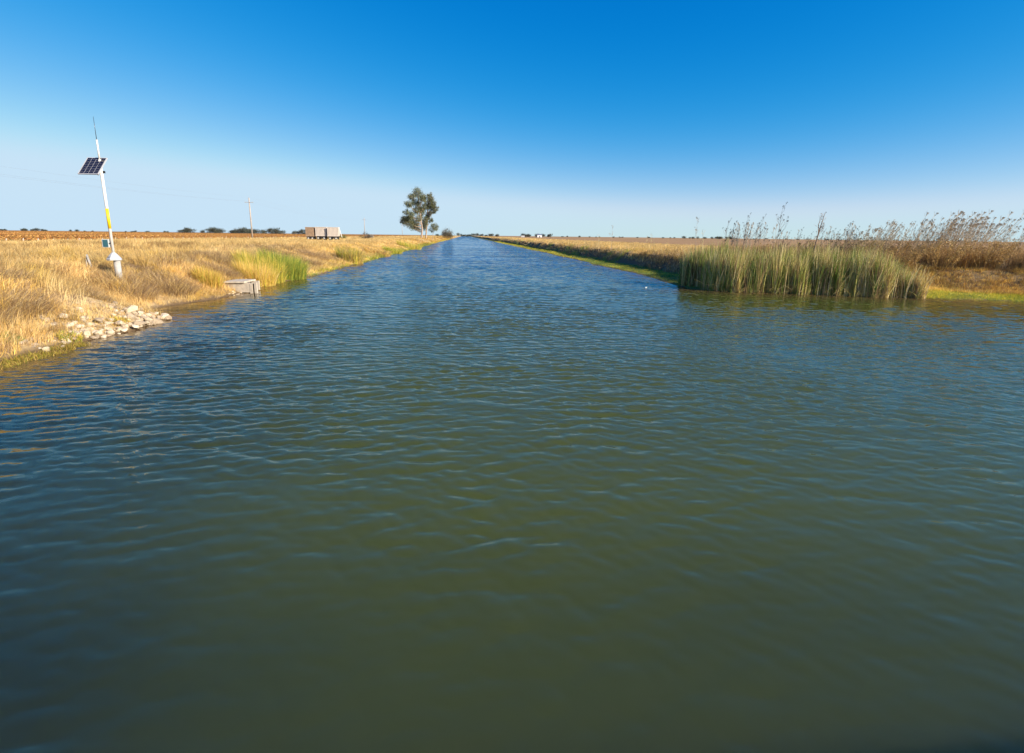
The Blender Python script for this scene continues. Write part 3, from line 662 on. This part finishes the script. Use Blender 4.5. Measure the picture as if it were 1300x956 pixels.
# ------------------------------------------------------------------ power line
ppos = [(-59.2, -12), (-59.2, 150), (-59, 312), (-59.2, 497)]
WD = (.40, .33, .27)
labs = ['wooden power pole left outside the picture that the nearest wires run to', 'nearest wooden power pole with a crossarm standing before the vineyard', 'second power pole farther off between the white trailers and the tall trees', 'farthest thin power pole just left of the tall eucalyptus']
tops = []
for (px, py), lb in zip(ppos, labs):
    zz = float(ground([px], [py])[0]); p = thing('power_pole', lb, 'power pole', (px, py, zz), 0, 'power poles along the field')
    Ht = 12.9 - zz
    MB().tube([(0, 0, -.3), (0, 0, Ht)], (.20, .13), 12, WD).build('pole', M_WOOD, p, True)
    MB().box((0, -.17, Ht - 1.2), (2.3, .10, .12), col=(.30, .27, .24)).build('crossarm', M_WOOD, p)
    for ix in (-1.0, 1.0): MB().tube([(ix, -.17, Ht - 1.14), (ix, -.17, Ht - .92)], (.05, .035), 8, (.35, .36, .36)).build('insulator', M_PLAST, p, True)
    MB().tube([(0, 0, Ht - .02), (0, 0, Ht + .2)], (.05, .035), 8, (.35, .36, .36)).build('insulator', M_PLAST, p, True)
    tops.append([(px + a, py - (.17 if a else 0), zz + Ht + (.2 if not a else -.92)) for a in (-1.0, 0, 1.0)])
nmw = ['outer left wire of the power line', 'top middle wire of the power line', 'right hand wire of the power line']
for k_ in range(3):
    g = MB()
    for a, b in zip(tops[:-1], tops[1:]):
        A_, B_ = np.array(a[k_]), np.array(b[k_]); s = np.linspace(0, 1, 25)[:, None]
        P = A_ + (B_ - A_) * s; P[:, 2] -= (4 * 1.6 * s * (1 - s))[:, 0]; g.tube(P, .005, 4, (.6, .6, .61))
    tag(g.build('power_line', M_METAL), nmw[k_] + ' strung between the wooden poles', 'power line', 'wires of the power line')

# ------------------------------------------------------------------ farm trailers by the vineyard
def trailer(px, py, rz, label, slats):
    zz = float(ground([px], [py])[0]) + .1; t = thing('farm_trailer', label, 'trailer', (px, py, zz), rz, 'pale box trailers before the vineyard'); t.scale = (.86, .86, .86)
    c1 = (.58, .50, .42) if not slats else (.42, .28, .17)
    Wd = 3.05 if not slats else 2.5
    for yy in (-1.05, 1.05):
        b = MB().box((0, yy, 2.30), (Wd, .07, 2.4), col=c1)
        for i in range(9): b.box((-Wd / 2 + .1 + i * (Wd - .2) / 8, yy * 1.055, 2.30), (.09, .06, 2.42), col=tuple(np.array(c1) * (.88 if not slats else .62)))
        for zr in (1.10, 3.52): b.box((0, yy * 1.075, zr), (Wd + .1, .08, .12), col=tuple(np.array(c1) * 1.1))
        b.build('side_panel', M_PAINT if not slats else M_WOOD, t)
    for xx in (-Wd / 2 + .04, Wd / 2 - .04): MB().box((xx, 0, 2.30), (.07, 2.03, 2.3), col=c1).build('end_panel', M_PAINT if not slats else M_WOOD, t)
    b = MB().box((0, 0, 1.0), (Wd + .3, 1.2, .16), col=(.16, .13, .11)); b.box((0, 0, .7), (.3, 1.5, .6), col=(.16, .13, .11)); b.build('chassis', M_METAL, t)
    for xx in (-Wd / 2 + .7, Wd / 2 - .7):
        for yy in (-1.0, 1.0):
            w_ = MB().tube([(xx, yy - .14, .48), (xx, yy + .14, .48)], .48, 20, (.025, .025, .025)).build('wheel', M_PLAST, t, False)
            MB().tube([(xx, yy - .16, .48), (xx, yy + .16, .48)], .22, 14, (.55, .52, .46)).build('rim', M_PAINT, w_, False)
    if not slats:
        MB().box((Wd / 2 + .45, -.4, 2.2), (.16, .10, 2.9), col=(.75, .72, .68), ry=-.26).build('ladder', M_PAINT, t)
    return t
trailer(-32.1, 130, .05, 'right hand white sided box trailer with a sloping ladder', False)
trailer(-35.0, 130.4, .02, 'middle white sided box trailer with a dark gap beside it', False)
trailer(-37.6, 130.6, .0, 'left hand brown slatted wooden trailer of the row', True)

# ------------------------------------------------------------------ trees
def tree(name, label, loc, h, crown, leafn, lsz, trunkc, leafc, group=None, trunks=((0, 0),), seed=1, cat='tree', link_mesh=None):
    """crown: list of (dx, dy, dz, rx, rz) lobes in metres; limbs run from the trunk to each lobe"""
    t = thing(name, label, cat, loc, 0, group); g = MB(); lf = MB()
    tr = np.array([[0, 0, -.3], [.02 * h, .01 * h, .22 * h], [.01 * h, .02 * h, .45 * h], [0.0, 0, .8 * h]])
    r0 = .021 * h
    if crown:
        top = max(crown, key=lambda c: c[2]); tr[-1] = [top[0] * .8, top[1] * .8, top[2]]; tr[2] = tr[2] + np.array([top[0] * .35, 0, 0])
    g.tube(tr, (r0, r0 * .8, r0 * .6, r0 * .15), 8, trunkc)
    for (dx, dy, dz, rx, rz_) in crown:
        s = np.interp(dz - rz_ * .6, [0, h], [0, 1]); s = min(max(s * .8, .15), .8)
        p0 = np.array([np.interp(s * h, tr[:, 2], tr[:, i]) for i in range(3)]); p0[2] = s * h
        p2 = np.array([dx, dy, dz]); p1 = (p0 + p2) / 2 + np.array([0, 0, -.04 * h]); rb = r0 * .42
        g.tube([p0, p1, p2], (rb, rb * .7, rb * .25), 6, trunkc)
        for q in range(5):
            e2 = p2 + rng.normal(0, .45, 3) * np.array([rx, rx, rz_]); g.tube([p1 + (p2 - p1) * U(.2, .8), (p1 + e2) / 2 + rng.normal(0, .05 * rx, 3), e2], (rb * .35, rb * .25, rb * .1), 4, trunkc)
        vol = rx * rx * rz_; n_ = int(leafn * vol / sum(c[3] ** 2 * c[4] for c in crown)) + 10
        nc = max(12, n_ // 28); cc_ = rng.normal(size=(nc, 3)); cc_ /= np.linalg.norm(cc_, axis=1)[:, None]; cc_ *= (U(.25, 1.05, nc) ** .6)[:, None]
        cen = p2 + cc_ * np.array([rx, rx, rz_]); which = rng.integers(0, nc, n_)
        P = cen[which] + rng.normal(0, 1, (n_, 3)) * np.array([rx, rx, rz_]) * .27
        base = np.array(leafc)[rng.integers(0, len(leafc), nc)][which]; lf.leaves(P, lsz * U(.6, 1.3, n_), base * U(.75, 1.25, n_)[:, None])
    a = g.build('trunk', M_BARK, t); b = lf.build('crown', M_LEAF, t); reg(t, a, b); return t
EU = [(.13, .145, .065), (.17, .17, .08), (.11, .13, .06), (.21, .19, .10)]
BK = (.36, .27, .20)
gz = lambda px, py: float(ground([px], [py])[0])
Yt = 250; k_ = Yt / 640          # metres per reference pixel at that distance
def L_(x_, y_, rx, rz_, bx_=536): return ((x_ - bx_) * k_, rng.normal(0, 1.2), (300 - y_) * k_ + 1.2, rx * k_, rz_ * k_)
tree('eucalyptus_tree', 'tallest eucalyptus with an airy crown standing beside the canal in the middle distance', (-20.8, Yt, gz(-20.8, Yt)), 22,
     [L_(532, 249, 5, 6), L_(526, 254, 4.5, 4.5), L_(538, 256, 4, 5), L_(522, 263, 5, 4), L_(530, 270, 5, 4), L_(518, 272, 4, 3), L_(537, 268, 4, 4),
      L_(522, 283, 7, 6.5), L_(529, 287, 5, 5), L_(517, 280, 5, 4), L_(533, 262, 4, 4), L_(525, 276, 5, 4), L_(528, 260, 4, 4), L_(537, 275, 3.5, 4), L_(533, 279, 4, 4), L_(541, 262, 3, 4), L_(532, 292, 3, 3), L_(513, 284, 3, 3), L_(526, 290, 4, 3)], 17000, .20, BK, EU)
tree('eucalyptus_tree', 'slender eucalyptus whose crown leans right beside the tallest one', (-19.0, Yt + 4, gz(-19, Yt)), 19,
     [L_(547, 256, 4.5, 5, 541), L_(543, 264, 4, 4, 541), L_(551, 262, 3.8, 4.5, 541), L_(554, 267, 3.5, 3, 541), L_(545, 273, 3.4, 4, 541), L_(541, 284, 4, 6, 541), L_(550, 271, 3.5, 2, 541), L_(543, 278, 3.5, 4, 541), L_(539, 290, 3, 4, 541), L_(549, 265, 4, 4, 541), L_(546, 250, 3, 3, 541), L_(540, 254, 3.5, 4, 541), L_(537, 268, 3.5, 4, 541), L_(547, 281, 3, 3, 541)], 12500, .19, BK, EU[1:])
tree('small_tree', 'small round eucalyptus at the right foot of the tall pair', (-16.2, Yt + 8, gz(-16.2, Yt)), 7,
     [L_(552, 286, 4, 4, 549), L_(548, 290, 3, 3, 549), L_(554, 289, 3, 3, 549)], 1600, .18, BK, EU)
tree('bushy_tree', 'dark round bushy tree alone on the left bank near the canal end', (-14.1, 420, gz(-14.1, 420)), 9, [(0, 0, 4.6, 4.0, 3.4), (-2.4, 0, 3.4, 2.6, 2.6), (2.6, 0, 3.2, 2.6, 2.4)], 3500, .25, (.2, .15, .11), [(.10, .10, .05), (.14, .11, .06), (.16, .11, .07)])
# far trees: four kinds, then copies along the horizon
FT = [(.06, .075, .05), (.08, .085, .06), (.10, .09, .06), (.065, .08, .065)]
protos = []
for i in range(4):
    protos.append(dict(cr=[(rng.normal(0, 2.2), rng.normal(0, 2), U(4, 7), U(2.4, 4), U(2, 3.2)) for _ in range(6)] + [(0, 0, 2.4, 4, 2.2)]))
far = []   # x pixel range in the photo -> directions; each cluster: (X, Y, n, spread, scale, label, group)
def far_row(x0, x1, n, Yd, hpx, name, label, group):
    first = None
    for i in range(n):
        u = x0 + (x1 - x0) * (i + U(.2, .8)) / n; X_ = (u - 590) / 640 * Yd; Y_ = Yd * U(.96, 1.06)
        s = hpx * Yd / 640 / 8.5 * U(.7, 1.2); p = PT[rng.integers(0, 4)]
        dup(p, (X_, Y_, gz(X_, Y_) - .3), U(0, 6.28), (s * U(1.0, 1.6), s * U(1, 1.5), s), label, group)
PT = []
fl = [(-.86, 1500, 'rounded dark tree at the far left edge of the horizon'), (-.765, 1480, 'low dark tree right of the far left edge on the horizon'),
      (.005, 1700, 'low dark tree at the very end of the canal'), (1.0, 900, 'dark rounded tree on the horizon above the brown shrubs')]
for i, (sl_, Yd, lb) in enumerate(fl):
    X_ = sl_ * Yd
    t_ = tree('distant_tree', lb, (X_, Yd, gz(X_, Yd)), 8, protos[i]['cr'], 1100, .42, (.15, .12, .1), FT, 'trees along the horizon'); PT.append(t_)
    s = [1.3, 1.1, 1.0, .9][i]; t_.scale = (s * 1.3, s * 1.2, s)
far_row(255, 392, 30, 1250, 6.3, '', 'dark rounded tree in the long row on the left horizon behind the vineyard', 'tree row behind the vineyard')
far_row(0, 128, 20, 1500, 2.8, '', 'low dark tree in the thin row on the far left horizon', 'thin far left tree row')
far_row(150, 250, 10, 1500, 2.2, '', 'low dark tree in the gap of the left horizon behind the instrument pole', 'low trees behind the pole')
far_row(552, 566, 3, 700, 2.6, '', 'small tree on the horizon between the tall eucalyptus and the bushy tree', 'small trees beyond the eucalyptus')
far_row(580, 634, 14, 1500, 3.4, '', 'grey green tree in the row closing the end of the canal', 'trees at the end of the canal')
far_row(658, 700, 10, 1300, 4.0, '', 'dark tree around the far white farm building', 'trees around the far farm')
far_row(705, 880, 22, 1800, 1.8, '', 'low tree in the thin line on the right hand horizon', 'thin tree line on the right horizon')
far_row(878, 950, 12, 1500, 3.2, '', 'dark low tree on the horizon left of the cattails', 'trees left of the cattails')
far_row(950, 1296, 26, 1600, 2.0, '', 'low far tree on the horizon behind the weed stalks', 'far trees behind the stalks')
fb = thing('farm_building', 'small white farm building far off on the right horizon', 'building', (((683 - 590) / 640) * 1200, 1200, gz(170, 1200)), 0)
MB().box((0, 0, 2.6), (11, 8, 5.2), col=(.8, .8, .78)).build('wall', M_PAINT, fb)
r_ = MB(); r_.add([(-6, -4.5, 5.2), (6, -4.5, 5.2), (6, 4.5, 5.2), (-6, 4.5, 5.2), (-6, 0, 7), (6, 0, 7)], [[0, 1, 5, 4], [2, 3, 4, 5], [0, 3, 2, 1]], [[0, 4, 3], [1, 2, 5]], (.6, .6, .6)); r_.build('roof', M_METAL, fb)
MB().box((0, -4.03, 1.6), (3, .08, 3.2), col=(.12, .12, .13)).build('door', M_PLAST, fb)
fb = thing('farm_building', 'low grey shed among the trees left of the white farm building', 'building', (((662 - 590) / 640) * 1150, 1150, gz(130, 1150)), 0)
MB().box((0, 0, 1.9), (8, 6, 3.8), col=(.5, .5, .5)).build('wall', M_PAINT, fb)
MB().box((0, 0, 3.92), (9, 7, .24), col=(.6, .6, .6)).build('roof', M_METAL, fb)

# dark bush and grey heap in front of the second power pole
for (px, py, s, c_, lb) in ((-35.5, 188, 1.25, [(.05, .045, .03), (.08, .06, .04)], 'small black brown bush below the second power pole'), (-34.0, 189, .9, [(.30, .28, .24), (.22, .2, .17)], 'low grey bush beside the black brown one'),
                            (-45, 178, .9, [(.2, .2, .05), (.15, .17, .05)], 'low green shrub right of the white trailers'), (-41.5, 180, .9, [(.2, .2, .05), (.15, .17, .05)], 'second low green shrub farther right of the white trailers')):
    tree('bush', lb, (px, py, gz(px, py)), 2.2 * s, [(0, 0, 1.0 * s, 1.1 * s, .8 * s), (.8 * s, 0, .7 * s, .8 * s, .6 * s), (-.8 * s, 0, .7 * s, .8 * s, .6 * s)], 500, .13, (.1, .08, .06), c_, cat='bush')

# ------------------------------------------------------------------ brown shrubs on the right bank
def shrub_mb(h, r, cols, nst=46, nl=1500, lean=0.0, leafsz=.035, bushy=1.0):
    st = MB(); lf = MB(); N = nst; a = U(0, 6.28, N); rr = np.sqrt(U(0, 1, N)) * r
    M_ = 6; t = np.linspace(0, 1, M_)[None, :, None]; hh = U(.55, 1.0, N) * h
    base = np.stack([rr * .35 * np.cos(a), rr * .35 * np.sin(a), np.full(N, -.1)], 1)[:, None]
    tip = np.stack([rr * np.cos(a) + lean * hh, rr * np.sin(a), hh], 1)[:, None]
    P = base + (tip - base) * t; P[..., 2] += (.10 * hh[:, None]) * np.sin(math.pi * t[..., 0]); P[:, 1:] += rng.normal(0, .03 * h, (N, M_ - 1, 3)) * .6
    sc_ = np.array(cols)[rng.integers(0, len(cols), N)]
    st.lines(P, np.linspace(.011, .003, M_)[None].repeat(N, 0), sc_)
    # twigs
    T = N * 9; w_ = rng.integers(0, N, T); s = U(.25, .98, T) * (M_ - 1); i0 = np.minimum(s.astype(int), M_ - 2); fr_ = (s - i0)[:, None]
    p0 = P[w_, i0] * (1 - fr_) + P[w_, i0 + 1] * fr_; dr = rng.normal(0, 1, (T, 3)); dr[:, 2] = np.abs(dr[:, 2]) + .5; dr[:, 0] += lean * 2; dr /= np.linalg.norm(dr, axis=1)[:, None]
    ln = U(.12, .42, T)[:, None] * (h / 2.2) ** .5; p1 = p0 + dr * ln * .5 + rng.normal(0, .02, (T, 3)); p2 = p0 + dr * ln + np.array([0, 0, .03])
    st.lines(np.stack([p0, p1, p2], 1), np.array([.005, .004, .002])[None].repeat(T, 0), sc_[w_] * .95)
    w2 = rng.integers(0, T, nl); s = U(.2, 1.1, nl)[:, None]; C = p0[w2] + (p2[w2] - p0[w2]) * s + rng.normal(0, .035 * bushy, (nl, 3))
    lf.leaves(C, leafsz * U(.6, 1.4, nl), np.array(cols)[rng.integers(0, len(cols), nl)] * U(.7, 1.3, nl)[:, None])
    return st, lf
BRN = [(.40, .25, .10), (.28, .17, .06), (.50, .32, .11), (.58, .38, .12)]
OLV = [(.34, .28, .08), (.44, .32, .10), (.24, .19, .07)]
def make_shrub(label, px, py, h, r, cols, **kw):
    t = thing('shrub', label, 'shrub', (px, py, gz(px, py)), 0, 'brown shrubs behind the cattails'); a, b = shrub_mb(h, r, cols, **kw)
    a.build('branches', M_STEM, t); b.build('foliage', M_LEAF, t); return t
shr = [(29.9, 32.6, 1.9, 1.5, BRN, 'dark brown twiggy shrub over the green shore at the right end of the cattails'), (32.6, 32.3, 2.0, 1.6, BRN, 'brown twiggy shrub near the right edge of the picture'),
       (35.4, 31.6, 2.0, 1.6, BRN, 'brown shrub reaching out of the picture at the right edge'), (28.2, 34.4, 2.0, 1.5, OLV, 'olive brown shrub just behind the right end of the cattails'),
       (31.2, 35.4, 2.0, 1.8, BRN, 'rusty shrub in the second row behind the dark one'), (34.8, 35.0, 2.0, 1.8, BRN, 'rusty brown shrub in the second row near the right edge'),
       (38.6, 34.4, 2.1, 1.8, BRN, 'brown shrub farthest right in the second row'), (25.6, 36.2, 1.7, 1.5, OLV, 'olive shrub behind the middle of the cattails'),
       (23.2, 37.4, 1.5, 1.3, BRN, 'brown shrub behind the cattails near the rusty weeds'), (38.5, 30.3, 1.9, 1.6, BRN, 'brown shrub outside the right edge of the picture'),
       (33.5, 38.6, 2.0, 2.0, BRN, 'brown shrub in the third row back'), (37.8, 38.6, 2.0, 2.0, OLV, 'olive brown shrub in the third row back near the right'),
       (29.4, 38.8, 1.9, 1.8, BRN, 'reddish brown shrub in the third row behind the olive one'), (42.5, 37.6, 2.1, 2.0, BRN, 'brown shrub in the third row beyond the right edge')]
for (px, py, h, r, c_, lb) in shr: make_shrub(lb, px, py, h, r, c_, nst=60, nl=2600, lean=.15)
# smaller weeds behind the cattails fill the bank
g = MB(); x, y, d = scatter(16, 46, 30, 44, 26, lambda a, b, c: (c > 3.2 + 2.0 * (a > 28.5)) & (fbm(a, b, 2, 97) > -.25) & (b + .42 * (a - 16) < 47))
z = ground(x, y, d); N = len(x); nb = 16; c = np.where((fbm(x, y, 2.5, 98) > .1)[:, None], pick('orange', N), pick('brown', N) * 1.2); c = np.where((U(0, 1, N) < .3)[:, None], pick('dead', N), c)
g.blades(np.stack([np.repeat(x, nb) + rng.normal(0, .12, N * nb), np.repeat(y, nb) + rng.normal(0, .12, N * nb), np.repeat(z, nb) - .03], 1), U(.5, 1.75, N * nb), .014, rng.normal(.2, 1.4, N * nb), np.abs(rng.normal(.3, .25, N * nb)), np.repeat(c, nb, 0) * U(.7, 1.3, N * nb)[:, None], 3)
tag(g.build('rusty_weeds', M_GRASS), 'rusty brown weeds filling the bank behind the cattails', 'weeds', kind='stuff')

# tall bare stalks that stand against the sky
def stalk(h, lean, nb, heads, col, hc):
    g = MB(); hd = MB(); t = np.linspace(0, 1, 7); P = np.stack([lean * h * t ** 1.5 + rng.normal(0, .02, 7), rng.normal(0, .02, 7), h * t], 1); P[0] = [0, 0, -.1]
    g.lines(P[None], np.linspace(.017, .005, 7)[None], col); tips = [P[-1]]
    for _ in range(nb):
        s = U(.45, .97); p0 = np.array([np.interp(s, t, P[:, i]) for i in range(3)]); az = U(0, 6.28); l = h * U(.08, .22) * (1.25 - s)* 1.6
        d = np.array([math.cos(az) * .5 + lean, math.sin(az) * .5, 1.0]); p2 = p0 + d * l; p1 = p0 + d * l * .5 + np.array([math.cos(az), math.sin(az), 0]) * l * .12
        g.lines(np.stack([p0, p1, p2])[None], np.array([[.007, .005, .003]]), col); tips.append(p2)
        if U(0, 1) < .6: q2 = p1 + np.array([U(-.4, .6), U(-.4, .4), .8]) * l * .5; g.lines(np.stack([p1, (p1 + q2) / 2, q2])[None], np.array([[.005, .004, .003]]), col); tips.append(q2)
    tips = np.array(tips); k = rng.choice(len(tips), int(len(tips) * heads), replace=True) if heads else np.arange(1)
    C = np.repeat(tips[k], 7, 0) + rng.normal(0, .028, (len(k) * 7, 3)); hd.leaves(C, .03, hc)
    return g, hd
SP = []
kinds = [(3.6, .05, 14, .9, (.20, .15, .11), (.10, .08, .07)), (3.0, .03, 10, .5, (.42, .33, .24), (.35, .28, .2)), (3.1, .30, 15, .5, (.50, .36, .20), (.34, .24, .14)),
         (3.7, .44, 18, .5, (.52, .37, .21), (.32, .23, .14)), (2.6, .36, 13, .6, (.46, .33, .19), (.32, .24, .14)), (2.2, .05, 12, .4, (.55, .44, .24), (.55, .44, .24))]
slabs = ['tallest dark stalk with round seed heads rising above the left half of the cattails', 'thin pale branching stalk standing left of the tallest dark one', 'leaning reddish stalk left of the tall feathery ones at right',
         'feathery stalk leaning furthest right near the right edge', 'short leaning stalk with bushy tip against the sky', 'pale yellow thin weed standing alone on the right bank far left of the cattails']
sp0 = [(22.6, 35.6), (20.9, 36.6), (31.6, 35.8), (35.0, 34.6), (29.0, 35.2), (27.5, 76.0)]
for kd, lb, (px, py) in zip(kinds, slabs, sp0):
    t_ = thing('weed_stalk', lb, 'weed stalk', (px, py, gz(px, py) - .05), 0, 'tall weed stalks on the right bank'); a, b = stalk(*kd)
    a = a.build('stems', M_STEM, t_); b = b.build('seed_heads', M_STEM, t_); reg(t_, a, b); SP.append(t_)
SP[0].scale = (1.22,) * 3
def stalks(n, x0, x1, y0, y1, ks, s0, s1, label, grp):
    for i in range(n):
        px, py = U(x0, x1), U(y0, y1)
        if sdf([px], [py])[0] < 2.5: continue
        dup(SP[ks[rng.integers(0, len(ks))]], (px, py, gz(px, py) - .05), U(-.5, .5), U(s0, s1), label, grp)
stalks(26, 20.0, 22.8, 35.5, 38.5, [1, 1, 0], .75, 1.05, 'thin pale stalk among those left of the tallest dark one', 'pale stalks left of the tallest')
stalks(26, 22.9, 25.2, 35, 38, [1, 0, 4], .55, .85, 'short grey stalk right of the tallest dark one', 'short grey stalks in the middle')
stalks(34, 25.0, 28.2, 33.6, 36, [0, 1, 4], .62, .95, 'dark stalk with seed heads above the right half of the cattails', 'dark stalks above the right cattails')
stalks(60, 28.0, 33.5, 33.2, 37, [2, 4, 2], .70, 1.05, 'reddish grey stalk leaning right above the brown shrubs', 'leaning reddish stalks above the shrubs')
stalks(80, 33.3, 37.6, 32.8, 36.5, [3, 3, 2], .78, 1.1, 'feathery stalk in the dense leaning group near the right edge', 'feathery stalks near the right edge')
stalks(16, 38.8, 42, 32, 36, [3, 2], .75, 1.0, 'leaning stalk cut by the right edge of the picture', 'stalks at the right edge')
for (u_, Yd, s, k2) in ((640, 190, 1.4, 5), (697, 110, 1.2, 5), (719, 95, 1.35, 1), (741, 88, 1.0, 5), (759, 80, 1.35, 5), (776, 74, 1.25, 1), (757, 82, .8, 5), (828, 62, 1.05, 5), (850, 58, .8, 5), (888, 48, 1.25, 1), (897, 46, 1.15, 5), (917, 47, .7, 5), (832, 60, .8, 5)):
    X_ = (u_ - 590) / 640 * Yd
    if sdf([X_], [Yd])[0] > 3: dup(SP[k2], (X_, Yd, gz(X_, Yd)), U(0, 6), s, 'thin pale weed standing alone above the grass of the right bank', 'lone weeds on the right bank')
# rusty broken shrub trunk against the sky
t_ = thing('dead_sapling', 'thicker brown dead sapling leaning right above the cattails', 'dead sapling', (24.8, 34.6, gz(24.8, 34.6)), 0)
g = MB(); g.tube([(0, 0, -.1), (.15, 0, 1.6), (.35, 0, 2.8), (.6, 0, 4.0)], (.05, .045, .035, .01), 6, (.26, .17, .11)); g.tube([(.3, 0, 2.4), (.2, 0, 3.1), (.32, 0, 3.6)], (.03, .02, .008), 5, (.26, .17, .11)); g.build('trunk', M_BARK, t_)
g = MB(); nn_ = 40; b0 = np.stack([U(.2, .6, nn_), U(-.05, .05, nn_), U(2.3, 3.8, nn_)], 1); e0 = b0 + np.stack([rng.normal(.1, .15, nn_), rng.normal(0, .12, nn_), U(.15, .5, nn_)], 1)
g.lines(np.stack([b0, (b0 + e0) / 2 + rng.normal(0, .02, (nn_, 3)), e0], 1), np.full(nn_, .006), (.3, .22, .17)); g.leaves(b0 + (e0 - b0) * U(.5, 1, nn_)[:, None], .05, (.33, .22, .15)); g.build('twigs', M_STEM, t_)

# ------------------------------------------------------------------ vineyard rows
VC = np.array([(.48, .20, .05), (.56, .28, .07), (.40, .17, .045), (.60, .35, .10), (.30, .13, .045), (.46, .26, .07)])
def row_mesh(Lx, dens):
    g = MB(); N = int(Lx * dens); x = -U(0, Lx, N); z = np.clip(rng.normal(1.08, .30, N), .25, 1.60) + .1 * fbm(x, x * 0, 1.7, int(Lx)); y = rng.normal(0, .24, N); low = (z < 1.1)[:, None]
    g.leaves(np.stack([x, y, z], 1), U(.10, .17, N), np.where(low, np.array([.13, .06, .03]), VC[rng.integers(0, 6, N)]) * U(.75, 1.2, N)[:, None], asp=.9, flat=.55)  # low leaves darkened: the shade under the canopy painted into their colour
    tr = MB(); n_ = int(Lx / 1.8); P = np.zeros((n_, 3, 3)); P[:, :, 0] = -np.arange(n_)[:, None] * 1.8 - .6; P[:, 1, 2] = .5; P[:, 2, 2] = 1.0; P[:, 1, 0] += .08; tr.lines(P, np.full(n_, .035), (.14, .10, .07))
    return g, tr
lens = [60, 130, 260, 420]; RP = []
ys = [88 + 3.4 * i for i in range(100)]
for j, (Lx, yy) in enumerate(zip(lens, ys[:4])):
    g, tr = row_mesh(Lx, 60 if Lx < 200 else 36)
    t_ = thing('vine_row', 'row of autumn orange grapevines at the edge of the vineyard on the left', 'vine row', (-78, yy, gz(-78, yy)), 0, 'rows of orange vines')
    a = g.build('foliage', M_LEAF, t_); b = tr.build('vine_trunks', M_STEM, t_)
    p = MB().box((.35, 0, .72), (.11, .11, 1.5), col=(.62, .55, .46), ry=.1).build('end_post', M_WOOD, t_); reg(t_, a, b, p); RP.append(t_)
for yy in ys[4:]:
    need = .9 * yy + 30 - 78; j = 0 if need < 60 else 1 if need < 130 else 2 if need < 260 else 3
    dup(RP[j], (-78 + U(-.5, .5), yy, gz(-80, yy)), 0, 1, 'row of autumn orange grapevines at the edge of the vineyard on the left', 'rows of orange vines')
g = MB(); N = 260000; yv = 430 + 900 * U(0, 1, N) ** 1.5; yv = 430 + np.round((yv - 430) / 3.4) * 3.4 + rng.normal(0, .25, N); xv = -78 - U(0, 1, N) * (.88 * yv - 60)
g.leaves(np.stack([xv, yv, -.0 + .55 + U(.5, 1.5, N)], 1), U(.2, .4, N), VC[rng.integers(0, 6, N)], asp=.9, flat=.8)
tag(g.build('far_vineyard', M_LEAF), 'far part of the orange vineyard reaching the left horizon', 'vineyard', kind='stuff')

# something small and white afloat near the right shore
o = MB().tube([(-.13, 0, .02), (-.10, 0, .03), (.06, 0, .035), (.10, 0, .035), (.15, 0, .035)], (.02, .045, .045, .016, .015), 10, (.8, .8, .8)).build('floating_bottle', M_PLAST, smooth=True)
o.location = (12.7, 34.6, .02); o.rotation_euler = (0, 0, .4); o.scale = (.6, .6, .6); tag(o, 'small white plastic bottle floating near the right shore', 'bottle')
